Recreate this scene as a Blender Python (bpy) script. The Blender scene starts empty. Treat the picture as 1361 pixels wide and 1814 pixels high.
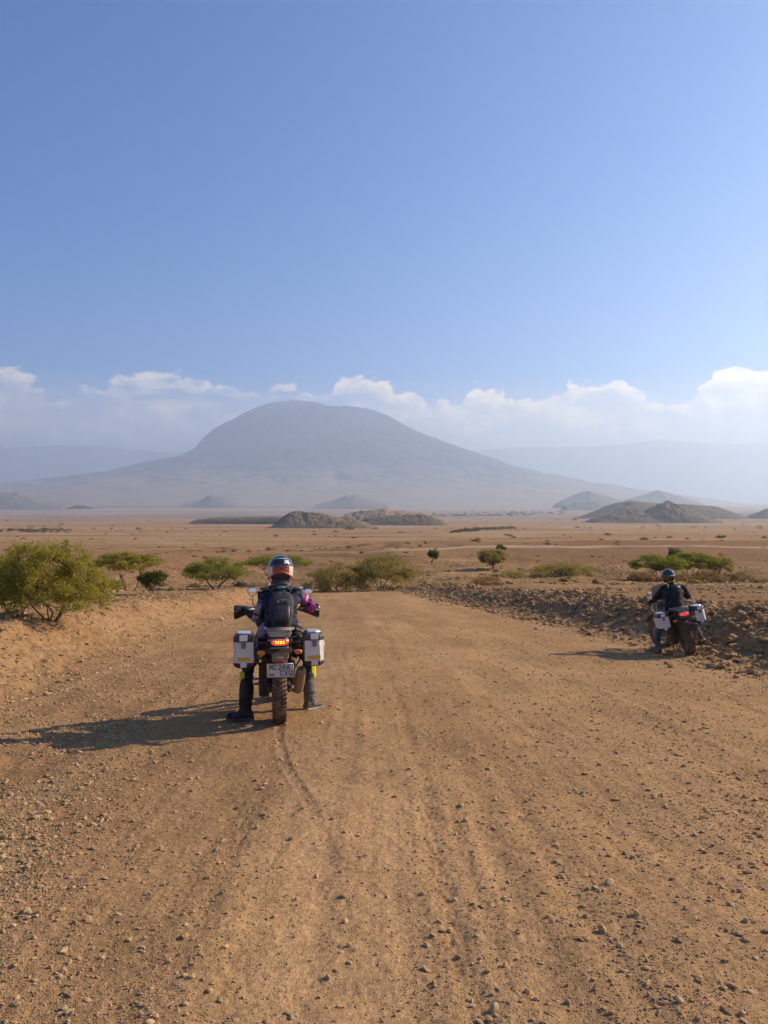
import bpy, bmesh, math, random
import numpy as np
from mathutils import Vector, Matrix, Quaternion

SC = bpy.context.scene
COL = SC.collection
R = math.radians

# ---------------------------------------------------------------- camera
CAM_Z = 1.45
cam_data = bpy.data.cameras.new('camera')
cam = bpy.data.objects.new('camera', cam_data)
COL.objects.link(cam)
cam_data.sensor_fit = 'HORIZONTAL'
cam_data.sensor_width = 36.0
cam_data.lens = 36.1
cam_data.clip_start = 0.1
cam_data.clip_end = 120000
cam.location = (0, 0, CAM_Z)
cam.rotation_euler = (R(90 - 0.92), 0, 0)
SC.camera = cam

# ---------------------------------------------------------------- exposure
SC.view_settings.view_transform = 'Standard'
SC.view_settings.look = 'None'
SC.view_settings.gamma = 1.0
SC.view_settings.exposure = 0.70
SC.view_settings.use_curve_mapping = False
SC.cycles.use_denoising = True
SC.cycles.max_bounces = 8
SC.cycles.volume_bounces = 1
SC.cycles.volume_max_steps = 64

# ---------------------------------------------------------------- sun
SUN_AZ = 67.0      # degrees clockwise from +Y (the view direction)
SUN_EL = 28.0
sun_data = bpy.data.lights.new('sun', 'SUN')
sun_data.energy = 5.0
sun_data.angle = R(0.6)
sun_data.color = (1.0, 0.83, 0.61)
sun = bpy.data.objects.new('sun', sun_data)
COL.objects.link(sun)
SUN_DIR = Vector((math.sin(R(SUN_AZ)) * math.cos(R(SUN_EL)), math.cos(R(SUN_AZ)) * math.cos(R(SUN_EL)), math.sin(R(SUN_EL))))
sun.rotation_euler = SUN_DIR.to_track_quat('Z', 'Y').to_euler()

# ---------------------------------------------------------------- node helpers
class NT:
    """Small wrapper round a node tree."""
    def __init__(self, tree):
        self.t = tree
        tree.nodes.clear()
    def n(self, kind, **kw):
        nd = self.t.nodes.new(kind)
        for k, v in kw.items():
            setattr(nd, k, v)
        return nd
    def link(self, a, b):
        self.t.links.new(a, b)
    def put(self, sock, v):
        if isinstance(v, bpy.types.NodeSocket):
            self.t.links.new(v, sock)
        elif v is not None:
            if isinstance(v, (tuple, list)) and len(v) == 3 and sock.type == 'RGBA':
                v = (*v, 1.0)
            sock.default_value = v
    def math(self, op, a, b=None, c=None, clamp=False):
        nd = self.n('ShaderNodeMath', operation=op, use_clamp=clamp)
        self.put(nd.inputs[0], a)
        if b is not None: self.put(nd.inputs[1], b)
        if c is not None: self.put(nd.inputs[2], c)
        return nd.outputs[0]
    def mix(self, f, a, b, blend='MIX'):
        nd = self.n('ShaderNodeMix', data_type='RGBA', blend_type=blend)
        self.put(nd.inputs[0], f); self.put(nd.inputs[6], a); self.put(nd.inputs[7], b)
        return nd.outputs[2]
    def rng(self, v, a, b, c=0.0, d=1.0, smooth=False):
        nd = self.n('ShaderNodeMapRange')
        if smooth: nd.interpolation_type = 'SMOOTHSTEP'
        self.put(nd.inputs[0], v); self.put(nd.inputs[1], a); self.put(nd.inputs[2], b)
        self.put(nd.inputs[3], c); self.put(nd.inputs[4], d)
        return nd.outputs[0]
    def noise(self, vec, scale, detail=4, rough=0.55, dist=0.0):
        nd = self.n('ShaderNodeTexNoise')
        if vec is not None: self.put(nd.inputs['Vector'], vec)
        nd.inputs['Scale'].default_value = scale
        nd.inputs['Detail'].default_value = detail
        nd.inputs['Roughness'].default_value = rough
        nd.inputs['Distortion'].default_value = dist
        return nd.outputs['Fac']
    def voro(self, vec, scale, feature='F1', rnd=1.0):
        nd = self.n('ShaderNodeTexVoronoi', feature=feature)
        if vec is not None: self.put(nd.inputs['Vector'], vec)
        nd.inputs['Scale'].default_value = scale
        nd.inputs['Randomness'].default_value = rnd
        return nd
    def xyz(self, x, y, z=0.0):
        nd = self.n('ShaderNodeCombineXYZ')
        self.put(nd.inputs[0], x); self.put(nd.inputs[1], y); self.put(nd.inputs[2], z)
        return nd.outputs[0]

# ---------------------------------------------------------------- sky
def build_world():
    w = bpy.data.worlds.new('World')
    SC.world = w
    w.use_nodes = True
    N = NT(w.node_tree)
    sky = N.n('ShaderNodeTexSky', sky_type='NISHITA')
    sky.sun_disc = False
    sky.sun_elevation = R(SUN_EL)
    sky.sun_rotation = R(SUN_AZ)
    sky.altitude = 1500
    sky.air_density = 1.0
    sky.dust_density = 0.4
    sky.ozone_density = 9.0
    tc = N.n('ShaderNodeTexCoord').outputs['Generated']
    sp = N.n('ShaderNodeSeparateXYZ'); N.link(tc, sp.inputs[0])
    x, y, z = sp.outputs
    az = N.math('ARCTAN2', x, y)
    hyp = N.math('SQRT', N.math('ADD', N.math('MULTIPLY', x, x), N.math('MULTIPLY', y, y)))
    el = N.math('DIVIDE', z, N.math('MAXIMUM', hyp, 0.001))
    # heights of the cloud bank along the horizon: (photo column, row of the top)
    tops = [(0, 672), (60, 676), (88, 700), (120, 705), (150, 690), (200, 672), (260, 660), (330, 666), (440, 678),
            (520, 682), (578, 688), (600, 664), (630, 656), (668, 662), (700, 680), (760, 700), (800, 708),
            (828, 700), (850, 680), (900, 688), (940, 704), (965, 700), (1000, 678), (1050, 672), (1100, 680),
            (1140, 702), (1180, 712), (1220, 696), (1260, 670), (1310, 654), (1361, 662)]
    fc = N.n('ShaderNodeFloatCurve')
    cv = fc.mapping.curves[0]
    pts = [(((math.atan((a - 680) / 1365) + 0.6) / 1.2), (885 - b) / 1365 * 4) for a, b in tops]
    pts = [(0.0, 0.58)] + pts + [(1.0, 0.60)]
    cv.points[0].location = pts[0]; cv.points[1].location = pts[-1]
    for p in pts[1:-1]:
        cv.points.new(*p)
    fc.mapping.update()
    N.put(fc.inputs['Value'], N.math('DIVIDE', N.math('ADD', az, 0.6), 1.2))
    top = N.math('DIVIDE', fc.outputs[0], 4.0)
    # warp so that the outline billows
    P = N.xyz(N.math('MULTIPLY', az, 1.0), N.math('MULTIPLY', el, 1.45), 0.0)
    n1 = N.noise(P, 15, 7, 0.62, 0.4)
    n2 = N.noise(P, 44, 7, 0.66, 0.3)
    puff = N.voro(P, 42).outputs['Distance']
    wob = N.math('ADD', N.math('MULTIPLY', N.math('SUBTRACT', n1, 0.5), 0.060), N.math('MULTIPLY', N.math('SUBTRACT', n2, 0.5), 0.050))
    wob = N.math('ADD', wob, N.math('MULTIPLY', N.math('SUBTRACT', 0.42, puff), 0.016))
    h = N.math('SUBTRACT', N.math('ADD', N.math('SUBTRACT', top, 0.006), wob), el)          # >0 inside the bank
    azr = N.rng(az, -0.12, 0.1, 0.0, 1.0, True)                  # crisper towers to the right
    soft = N.math('ADD', 0.011, N.math('MULTIPLY', azr, -0.0065))
    body = N.rng(h, N.math('MULTIPLY', soft, -0.25), soft, 0.0, 1.0, True)
    # thinner places inside the bank
    hn = N.noise(N.xyz(az, N.math('MULTIPLY', el, 3.4), 3.0), 13, 6, 0.60, 0.4)
    hole = N.rng(hn, N.math('ADD', 0.40, N.math('MULTIPLY', azr, -0.06)), N.math('ADD', 0.56, N.math('MULTIPLY', azr, -0.06)), N.math('ADD', 0.34, N.math('MULTIPLY', azr, 0.36)), 1.0, True)
    # brighter veil low down fills the gaps with thin cloud
    veil = N.rng(el, 0.075, 0.165, 1.0, 0.0, True)
    mask = N.math('MULTIPLY', N.math('MAXIMUM', N.math('MULTIPLY', body, hole), N.math('MULTIPLY', veil, N.rng(body, 0.0, 0.6, 0.55, 1.0))), 0.93)
    # light: sunny rims and billows, blue-grey bellies
    Poff = N.xyz(N.math('ADD', az, 0.012), N.math('MULTIPLY', N.math('ADD', el, 0.010), 1.45), 0.0)
    b1 = N.noise(Poff, 15, 7, 0.62, 0.4)
    b2 = N.noise(Poff, 44, 7, 0.66, 0.3)
    rel = N.math('ADD', N.math('MULTIPLY', N.math('SUBTRACT', n1, b1), 5.0), N.math('MULTIPLY', N.math('SUBTRACT', n2, b2), 2.6))
    rim = N.math('ADD', N.rng(h, 0.0, 0.022, 0.45, -0.10, True), N.math('MULTIPLY', N.math('MULTIPLY', N.rng(h, 0.010, 0.020, 0.0, 1.0, True), N.rng(h, 0.030, 0.048, 1.0, 0.0, True)), N.math('MULTIPLY', N.math('SUBTRACT', 1.0, azr), -0.40)))
    lit = N.math('ADD', N.math('ADD', 0.42, rel), rim, clamp=True)
    shade = N.mix(azr, (6.2, 5.9, 6.2), (7.8, 7.3, 6.7))
    sunny = N.mix(azr, (10.4, 8.8, 7.0), (13.6, 11.0, 7.6))
    cloud = N.mix(lit, shade, sunny)
    # the base of the bank dissolves into the bright air near the horizon
    low = N.rng(el, 0.045, 0.10, 0.0, 1.0, True)
    cloud = N.mix(low, N.mix(azr, (6.6, 6.4, 6.8), (9.2, 8.6, 7.8)), cloud)
    dip = N.rng(el, -0.03, 0.02, 0.0, 1.0, True)
    mask = N.math('MULTIPLY', mask, dip)
    hs = N.n('ShaderNodeHueSaturation'); hs.inputs['Saturation'].default_value = 1.20; hs.inputs['Value'].default_value = 0.98
    N.link(sky.outputs[0], hs.inputs['Color'])
    skyc = N.mix(1.0, hs.outputs[0], (0.82, 1.05, 1.06), 'MULTIPLY')
    col = N.mix(mask, skyc, cloud)
    bg = N.n('ShaderNodeBackground')
    N.put(bg.inputs[0], col)
    bg.inputs[1].default_value = 0.092
    out = N.n('ShaderNodeOutputWorld')
    N.link(bg.outputs[0], out.inputs[0])
build_world()
# ---------------------------------------------------------------- numpy noise
def _hash(ix, iy, seed):
    h = (ix.astype(np.int64) * 374761393 + iy.astype(np.int64) * 668265263 + seed * 974634777) & 0xffffffff
    h = ((h ^ (h >> 13)) * 1274126177) & 0xffffffff
    h = (h ^ (h >> 16)) & 0xffffffff
    return h.astype(np.float64) / 4294967295.0
def vnoise(x, y, seed=0):
    x = np.asarray(x, float); y = np.asarray(y, float)
    ix = np.floor(x); iy = np.floor(y)
    fx = x - ix; fy = y - iy
    ux = fx * fx * fx * (fx * (fx * 6 - 15) + 10); uy = fy * fy * fy * (fy * (fy * 6 - 15) + 10)
    a = _hash(ix, iy, seed); b = _hash(ix + 1, iy, seed); c = _hash(ix, iy + 1, seed); d = _hash(ix + 1, iy + 1, seed)
    return (a + (b - a) * ux) * (1 - uy) + (c + (d - c) * ux) * uy
def fbm(x, y, oct=4, seed=0, gain=0.5):
    s = 0; a = 1; t = 0
    for i in range(oct):
        s = s + a * (vnoise(x, y, seed + i * 17) - 0.5); t += a
        x = np.asarray(x) * 2.03 + 11.3; y = np.asarray(y) * 2.01 - 7.7; a *= gain
    return s / t * 2
def sstep(a, b, v):
    t = np.clip((np.asarray(v, float) - a) / (b - a), 0, 1)
    return t * t * (3 - 2 * t)

# ---------------------------------------------------------------- lie of the land
_C = [(-400, -20), (-60, -4.25), (0, 1.45), (56, 6.77), (60, 7.2), (66, 7.95), (72, 8.35), (80, 8.95), (110, 10.6), (160, 12.8), (230, 15.3), (330, 18.4),
      (350, 20.0), (420, 23.0), (700, 31.5), (1100, 43.5), (1800, 66), (2600, 77), (4000, 88), (6000, 95), (9000, 99), (17000, 101), (90000, 101)]
_L = [(-400, -20), (-60, -4.6), (0, 1.1), (44, 5.28), (50, 6.1), (58, 7.3), (66, 7.85), (74, 8.45), (80, 8.95), (110, 10.7), (160, 12.9), (225, 15.0), (245, 17.0),
      (420, 24.0), (700, 32), (1100, 43.5), (1800, 66), (2600, 77), (4000, 88), (6000, 95), (9000, 99), (17000, 101), (90000, 101)]
_R = [(-400, -20), (-60, -4.6), (0, 1.1), (30, 3.95), (40, 4.95), (60, 6.75), (80, 8.3), (110, 10.3), (160, 12.4), (230, 14.8), (318, 16.9),
      (345, 19.0), (420, 22.3), (700, 31.5), (1100, 43.5), (1800, 66), (2600, 77), (4000, 88), (6000, 95), (9000, 99), (17000, 101), (90000, 101)]
def _tab(T, y):
    a = np.array(T, float)
    return np.interp(y, a[:, 0], a[:, 1])
_XR = [(-20, 6.3), (0, 6.0), (11, 5.95), (16.5, 5.8), (22.4, 5.25), (32.8, 4.1), (60, 0.9), (75, -1.5)]
_XL = [(-20, -3.4), (0, -3.9), (9.4, -4.7), (12.6, -5.05), (16.3, -5.4), (22.7, -5.8), (28, -6.0), (50, -6.6), (60, -6.0), (75, -6.5)]
def road_right(y): return _tab(_XR, y) + 0.18 * fbm(y * 0.35, y * 0 + 3.1, 3, 5)
def road_left(y): return _tab(_XL, y) + 0.22 * fbm(y * 0.30, y * 0 + 9.1, 3, 6)

# the tyre track that wanders from the near motorcycle to the viewer
_TRK = [(-3, 0.5), (2.0, 0.16), (2.7, 0.03), (3.56, -0.17), (4.2, -0.33), (4.88, -0.50), (5.7, -0.72), (6.5, -0.87), (7.2, -0.99), (7.45, -1.02), (7.6, -1.04)]
_TR2 = [(6.0, 3.45), (7.0, 3.9), (8.0, 4.25), (9.5, 4.35), (11.0, 4.45)]
_LONG = [(-2.1, .35, .10, 0.3), (-1.25, .30, .08, 2.1), (0.35, .40, .07, 4.0), (0.95, .30, .11, 1.2), (2.1, .45, .09, 5.2), (2.75, .35, .12, 3.3), (3.6, .4, .10, .9)]
def long_tracks(x, y):
    """faint older tyre marks that run on along the road"""
    xm = (road_right(y) + road_left(y)) / 2 - 0.55
    s = 0
    for k, (o, a, f, p) in enumerate(_LONG):
        tx = xm + o * (1 - .006 * y) + a * np.sin(y * f * 2 + p)
        brk = sstep(-.25, .25, fbm(y * .5 + k * 9, y * 0 + k, 2, 47 + k))
        w = .045 + .0012 * y
        s = np.maximum(s, brk * np.exp(-((x - tx) / w) ** 4))
        if k % 2 == 0: s = np.maximum(s, .8 * brk * np.exp(-((x - tx - .19) / w) ** 4))
    return s * sstep(45, 30, y)
def road_bits(x, y):
    """fine relief of the road surface (metres) at x, y"""
    z = 0.032 * fbm(x * 0.9, y * 0.6, 3, 21) + 0.010 * fbm(x * 3.0, y * 1.6, 3, 22)
    # long wheel grooves that follow the road
    xm = (road_right(y) + road_left(y)) / 2
    u = x - xm
    z = z + 0.007 * fbm(u * 2.6, y * 0.045, 3, 23) + 0.007 * fbm(u * 7.0, y * 0.10, 2, 24) * sstep(40, 10, y)
    k = sstep(16, 7, y)
    z = z + k * (0.0075 * fbm(x * 9, y * 9, 3, 25, 0.65) + 0.0045 * np.abs(fbm(x * 24, y * 24, 2, 26)))
    # loose windrow on the left half, churned soil
    wl = np.exp(-((x + 2.6 + 0.05 * y) / 1.1) ** 2) * sstep(22, 5, y)
    z = z + wl * (0.022 * fbm(x * 4.0, y * 3.0, 4, 27, 0.6))
    lt = long_tracks(x, y)
    z = z - .0035 * lt + .003 * lt * (vnoise(x * 60, y * 24, 30) - .5) * 2
    for T, dep in ((_TRK, 0.006), (_TR2, 0.006)):
        a = np.array(T)
        tx = np.interp(y, a[:, 0], a[:, 1]) + 0.012 * fbm(y * 1.5, y * 0 + 2, 2, 28)
        on = sstep(2.8, 6.2, y) * sstep(a[0, 0], a[0, 0] + 0.3, y) * (1 - sstep(a[-1, 0] - 0.1, a[-1, 0], y))
        dd = (x - tx) / 0.036
        z = z + on * (-dep * np.exp(-dd ** 4) + 0.0025 * np.exp(-((np.abs(dd) - 1.5) / 0.5) ** 2))
        z = z + on * 0.006 * np.exp(-dd ** 4) * (vnoise(y * 26, np.sign(x - tx) * 4, 29) - 0.5) * 2
    return z
def H(x, y, fine=True):
    """height of the ground at x, y in world metres"""
    x = np.asarray(x, float); y = np.asarray(y, float)
    ysafe = np.maximum(y, 1.0)
    t = x / ysafe
    xr, xl = road_right(y), road_left(y)
    plane = _tab(_C, y); pl = _tab(_L, y); pr = _tab(_R, y)
    sl = xl - x; sr = x - xr
    far = sstep(50, 72, y)
    wl = np.where(y < 50, sstep(0.0, 2.4, sl), (1 - far) * sstep(0.0, 2.4, sl) + far * sstep(-0.02, -0.12, t))
    wr = np.where(y < 50, sstep(0.0, 2.8, sr), (1 - far) * sstep(0.0, 2.8, sr) + far * sstep(0.02, 0.12, t))
    drop = plane * (1 - wl - wr) + pl * wl + pr * wr
    # cross fall of the road towards its right side
    fall = 0.042 * np.clip(x - 1.0, 0, 5.0) * (1 - 0.6 * sstep(0.3, 2.0, sr)) * sstep(62, 40, y)
    fall = fall + 0.050 * np.clip(-x - 0.6, 0, 4.4) * (1 - sstep(0.0, 2.2, sl)) * sstep(60, 36, y) * sstep(0.5, 2.5, y)
    z = CAM_Z - drop - fall
    nb = sstep(75, 55, y)
    z = z + nb * 0.16 * np.exp(-((sl - 2.3) / 0.9) ** 2) * (1 + 0.9 * fbm(x * 0.6, y * 0.6, 3, 7))
    lump = 1 + 0.35 * fbm(x * 0.6, y * 0.6, 3, 8)
    berm = (0.38 + 0.5 * np.where(x > 0, fall, 0)) * np.exp(-(np.abs(sr - 2.3) / np.where(sr < 2.3, 1.75, 1.0)) ** 2.0) * lump
    z = z + nb * berm
    if fine:
        r = np.hypot(x, y)
        onb = nb * np.exp(-((sr - 1.9) / 1.9) ** 4)
        z = z + onb * (0.16 * fbm(x * 2.0, y * 2.0, 5, 9, 0.65) + 0.06 * fbm(x * 7, y * 7, 2, 10) * sstep(45, 15, r))
        onl = nb * sstep(-0.2, 0.6, sl) * np.exp(-(np.maximum(sl - 2.6, 0) / 2.5) ** 2)
        z = z + onl * (0.115 * fbm(x * 1.5, y * 1.5, 5, 11, 0.62) + 0.03 * fbm(x * 6, y * 6, 2, 12) * sstep(45, 15, r))
        off = np.maximum(sstep(1.5, 6, sl), sstep(2.2, 6, sr))
        off = np.where(y > 60, 1.0, off)
        z = z + off * (0.13 * fbm(x * 0.22, y * 0.22, 4, 13, 0.6) + 0.05 * fbm(x * 1.3, y * 1.3, 3, 14, 0.6) * sstep(160, 60, r))
        # gullies and hummocks across the valley, a smooth pale terrace on the far right
        g = sstep(66, 95, y) * (1 - sstep(900, 1500, y))
        rg = sstep(60, 70, y) * sstep(260, 120, y)
        z = z + rg * (0.22 * -np.abs(fbm(x * 0.25, y * 0.16, 4, 18, 0.65)) + 0.12 * fbm(x * 0.9, y * 0.5, 3, 19, 0.65))
        z = z + g * (0.9 * fbm(x * 0.030, y * 0.045, 4, 15, 0.6) + 0.55 * -np.abs(fbm(x * 0.055 + 0.03 * y, y * 0.035, 3, 16)) * (1 - sstep(260, 360, y)))
        z = z + sstep(900, 2000, y) * 2.2 * fbm(x * 0.0016, y * 0.0016, 3, 17)
        inr = sstep(0.15, -0.15, sl) * sstep(0.15, -0.15, sr) * sstep(70, 60, y)
        z = z + inr * road_bits(x, y)
    return z

F = 1365.0
PITCH = R(-0.92)
def ray(px, py):
    """unit-depth direction through a photo pixel"""
    dx = (px - 680.5) / F; dz = (907.0 - py) / F
    c, s = math.cos(PITCH), math.sin(PITCH)
    v = Vector((dx, c - s * dz, s + c * dz))
    return v
def hit(px, py, near=2.0, farr=20000.0):
    """ground point seen at a photo pixel (first hit)"""
    v = ray(px, py)
    ds = np.exp(np.linspace(math.log(near), math.log(farr), 6000))
    zz = CAM_Z + ds * v.z; xx = ds * v.x; yy = ds * v.y
    h = H(xx, yy)
    k = np.argmax(zz <= h)
    return float(xx[k]), float(yy[k]), float(h[k])
def at_depth(px, py, y):
    """point at depth y on the ray through a photo pixel"""
    v = ray(px, py)
    k = y / v.y
    return Vector((v.x * k, y, CAM_Z + v.z * k))
def column_x(px, y):
    return (px - 680.5) / F * y

# ---------------------------------------------------------------- materials: helpers
def mat(name, rough=0.9, spec=0.3):
    m = bpy.data.materials.new(name); m.use_nodes = True
    N = NT(m.node_tree)
    b = N.n('ShaderNodeBsdfPrincipled')
    b.inputs['Roughness'].default_value = rough
    b.inputs['Specular IOR Level'].default_value = spec
    o = N.n('ShaderNodeOutputMaterial')
    N.link(b.outputs[0], o.inputs[0])
    return m, N, b
def bump(N, b, height, strength, dist):
    bp = N.n('ShaderNodeBump')
    bp.inputs['Strength'].default_value = strength
    bp.inputs['Distance'].default_value = dist
    N.put(bp.inputs['Height'], height)
    N.link(bp.outputs[0], b.inputs['Normal'])

def soil_material():
    m, N, b = mat('soil', 1.0, 0.02)
    att = N.n('ShaderNodeAttribute', attribute_name='soil').outputs['Color']
    co = N.n('ShaderNodeTexCoord').outputs['Object']
    fine = N.noise(co, 34, 6, 0.72)
    mid = N.noise(co, 3.2, 5, 0.6)
    big = N.noise(co, 0.35, 4, 0.6)
    f = N.math('ADD', N.rng(fine, 0.28, 0.72, 0.62, 1.34), N.math('ADD', N.rng(mid, 0.3, 0.7, -0.10, 0.10), N.rng(big, 0.3, 0.7, -0.07, 0.07)))
    c = N.mix(1.0, att, N.xyz(f, f, f), 'MULTIPLY')
    # dark crumbs and pale grit pressed into the surface
    v = N.voro(co, 62)
    crumb = N.rng(v.outputs['Distance'], 0.16, 0.30, 1.0, 0.0, True)
    sel = N.rng(N.noise(co, 11, 3, 0.6), 0.50, 0.60, 0.0, 1.0, True)
    c = N.mix(N.math('MULTIPLY', N.math('MULTIPLY', crumb, sel), 0.30), c, (0.56, 0.41, 0.27))
    v2 = N.voro(co, 38)
    crumb2 = N.rng(v2.outputs['Distance'], 0.12, 0.26, 1.0, 0.0, True)
    sel2 = N.rng(N.noise(co, 7, 3, 0.6), 0.52, 0.62, 0.0, 1.0, True)
    c = N.mix(N.math('MULTIPLY', N.math('MULTIPLY', crumb2, sel2), 0.35), c, (0.13, 0.085, 0.06))
    N.put(b.inputs['Base Color'], c)
    h = N.math('ADD', N.math('ADD', N.math('MULTIPLY', fine, 0.9), N.math('MULTIPLY', crumb, 0.35)), N.math('MULTIPLY', N.noise(co, 120, 3, 0.6), 0.35))
    bump(N, b, h, 0.75, 0.014)
    return m
SOIL = soil_material()

# ---------------------------------------------------------------- soil colour, per vertex
def soil_colour(x, y, z):
    n = len(x)
    def C(r, g, b): return np.array([r, g, b], float)[None, :]
    xr, xl = road_right(y), road_left(y)
    sl = xl - x; sr = x - xr; t = x / np.maximum(y, 1)
    road = C(.392, .236, .110); roadpale = C(.455, .288, .142); roaddark = C(.285, .168, .075)
    c = np.repeat(road, n, 0)
    u = x - (xr + xl) / 2
    s1 = sstep(-0.35, 0.45, fbm(u * 1.5, y * 0.06, 3, 31))
    s2 = sstep(0.0, 0.5, fbm(u * 2.6 + 7, y * 0.09, 3, 32))
    s3 = sstep(0.05, 0.5, fbm(u * 6.0, y * 0.14, 3, 33))
    c = c + (roadpale - c) * (0.55 * s1[:, None]) ; c = c + (roaddark - c) * (0.24 * s2 + 0.14 * s3)[:, None]
    pt = fbm(x * 0.8 + 3, y * 0.5, 4, 46, 0.6)
    c = c * (1 + 0.22 * pt)[:, None]
    wl = np.exp(-((x + 2.7 + 0.05 * y) / 1.4) ** 2) * sstep(-0.3, 0.3, fbm(x * 1.4, y * 1.0, 3, 34))
    c = c + (C(.27, .148, .070) - c) * (0.6 * wl)[:, None]
    for T in (_TRK, _TR2):
        a = np.array(T); tx = np.interp(y, a[:, 0], a[:, 1])
        on = sstep(2.8, 6.2, y) * sstep(a[0, 0], a[0, 0] + 0.3, y) * (1 - sstep(a[-1, 0] - 0.1, a[-1, 0], y))
        k = on * np.exp(-((x - tx) / 0.05) ** 4) * 0.34
        c = c + (C(.22, .14, .09) - c) * k[:, None]
    c = c + (C(.27, .160, .078) - c) * (0.20 * long_tracks(x, y))[:, None]
    def over(col, k):
        nonlocal c
        c = c + (col - c) * np.clip(k, 0, 1)[:, None]
    near = 1 - sstep(55, 68, y)
    over(C(.345, .208, .100), near * sstep(-0.2, 0.5, sl))
    over(C(.25, .145, .072), near * sstep(0.0, 0.6, sl) * sstep(0.0, 0.5, fbm(x * 0.9, y * 0.9, 4, 35)) * 0.6)
    over(C(.33, .198, .088), near * sstep(2.4, 4.0, sl))
    over(C(.335, .205, .095), near * sstep(-0.35, 0.4, sr) * 0.95)
    over(C(.42, .265, .13), near * sstep(-0.35, 0.4, sr) * sstep(0.0, 0.5, fbm(x * 1.6, y * 1.6, 3, 36)) * 0.6)
    over(C(.29, .175, .078), near * sstep(3.0, 4.4, sr))
    over(C(.22, .135, .068), near * sstep(3.0, 4.4, sr) * sstep(0.0, 0.45, fbm(x * 0.5, y * 0.5, 4, 37)))
    # the valley behind the crest
    v = sstep(55, 68, y)
    over(C(.315, .190, .085), v)
    over(C(.17, .105, .055), v * sstep(0.02, 0.45, fbm(x * 0.07, y * 0.035, 4, 38, 0.6)) * 0.85)
    over(C(.42, .27, .135), v * sstep(0.20, 0.55, fbm(x * 0.06 + 5, y * 0.03, 4, 39, 0.6)) * 0.7)
    # brown terrace to the right and left, dark towards its foot
    te = v * sstep(130, 165, y) * (1 - sstep(315, 345, y + 0)) * sstep(0.06, 0.2, t)
    over(C(.255, .145, .070), te * 0.9)
    tl = v * sstep(105, 130, y) * (1 - sstep(225, 250, y)) * sstep(-0.06, -0.16, t)
    over(C(.30, .170, .085), tl * 0.9)
    # pale track along the lip
    tr = np.exp(-((y - (238 + 40 * t + 14 * fbm(t * 9, t * 0, 2, 41))) / 7.0) ** 2) * sstep(-0.02, 0.04, t)
    over(C(.58, .42, .29), tr * 0.75)
    tr2 = np.exp(-((y - (330 + 30 * t)) / 9.0) ** 2) * sstep(0.05, 0.14, t)
    over(C(.56, .40, .27), tr2 * 0.45)
    # plain
    p = sstep(320, 420, y)
    over(C(.36, .220, .105), p)
    over(C(.42, .28, .155), p * sstep(-0.1, 0.4, fbm(t * 7, np.log(np.maximum(y, 1)) * 9, 4, 42)) * 0.8)
    over(C(.23, .135, .07), p * sstep(0.05, 0.45, fbm(t * 5 + 4, np.log(np.maximum(y, 1)) * 12, 4, 43)) * 0.55)
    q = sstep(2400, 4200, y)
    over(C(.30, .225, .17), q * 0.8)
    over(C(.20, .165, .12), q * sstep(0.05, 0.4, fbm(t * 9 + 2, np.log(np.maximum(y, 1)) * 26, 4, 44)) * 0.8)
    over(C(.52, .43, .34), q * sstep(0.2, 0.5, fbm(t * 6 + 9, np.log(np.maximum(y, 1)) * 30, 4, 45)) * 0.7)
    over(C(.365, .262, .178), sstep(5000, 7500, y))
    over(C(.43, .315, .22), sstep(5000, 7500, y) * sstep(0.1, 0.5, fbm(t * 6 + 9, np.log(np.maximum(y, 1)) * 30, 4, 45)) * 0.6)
    c = c * np.array([1.0, 0.965, 0.97])[None, :]
    return c

def mesh_from(name, verts, faces, mats, smooth=True):
    """verts (n,3), faces: (m,3) or (m,4) array"""
    me = bpy.data.meshes.new(name)
    faces = np.asarray(faces, np.int32); verts = np.asarray(verts, np.float32)
    k = faces.shape[1]
    me.vertices.add(len(verts)); me.vertices.foreach_set('co', verts.ravel())
    me.loops.add(faces.size); me.loops.foreach_set('vertex_index', faces.ravel())
    me.polygons.add(len(faces))
    me.polygons.foreach_set('loop_start', np.arange(0, faces.size, k, dtype=np.int32))
    me.polygons.foreach_set('loop_total', np.full(len(faces), k, np.int32))
    if smooth: me.polygons.foreach_set('use_smooth', np.ones(len(faces), bool))
    for m in mats: me.materials.append(m)
    me.update(calc_edges=True)
    return me
def link(name, me, parent=None, **props):
    o = bpy.data.objects.new(name, me)
    COL.objects.link(o)
    if parent is not None: o.parent = parent
    for k, v in props.items(): o[k] = v
    return o
def put_colour(me, name, c):
    a = me.color_attributes.new(name, 'FLOAT_COLOR', 'POINT')
    buf = np.ones((len(c), 4), np.float32); buf[:, :3] = c
    a.data.foreach_set('color', buf.ravel())

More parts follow.
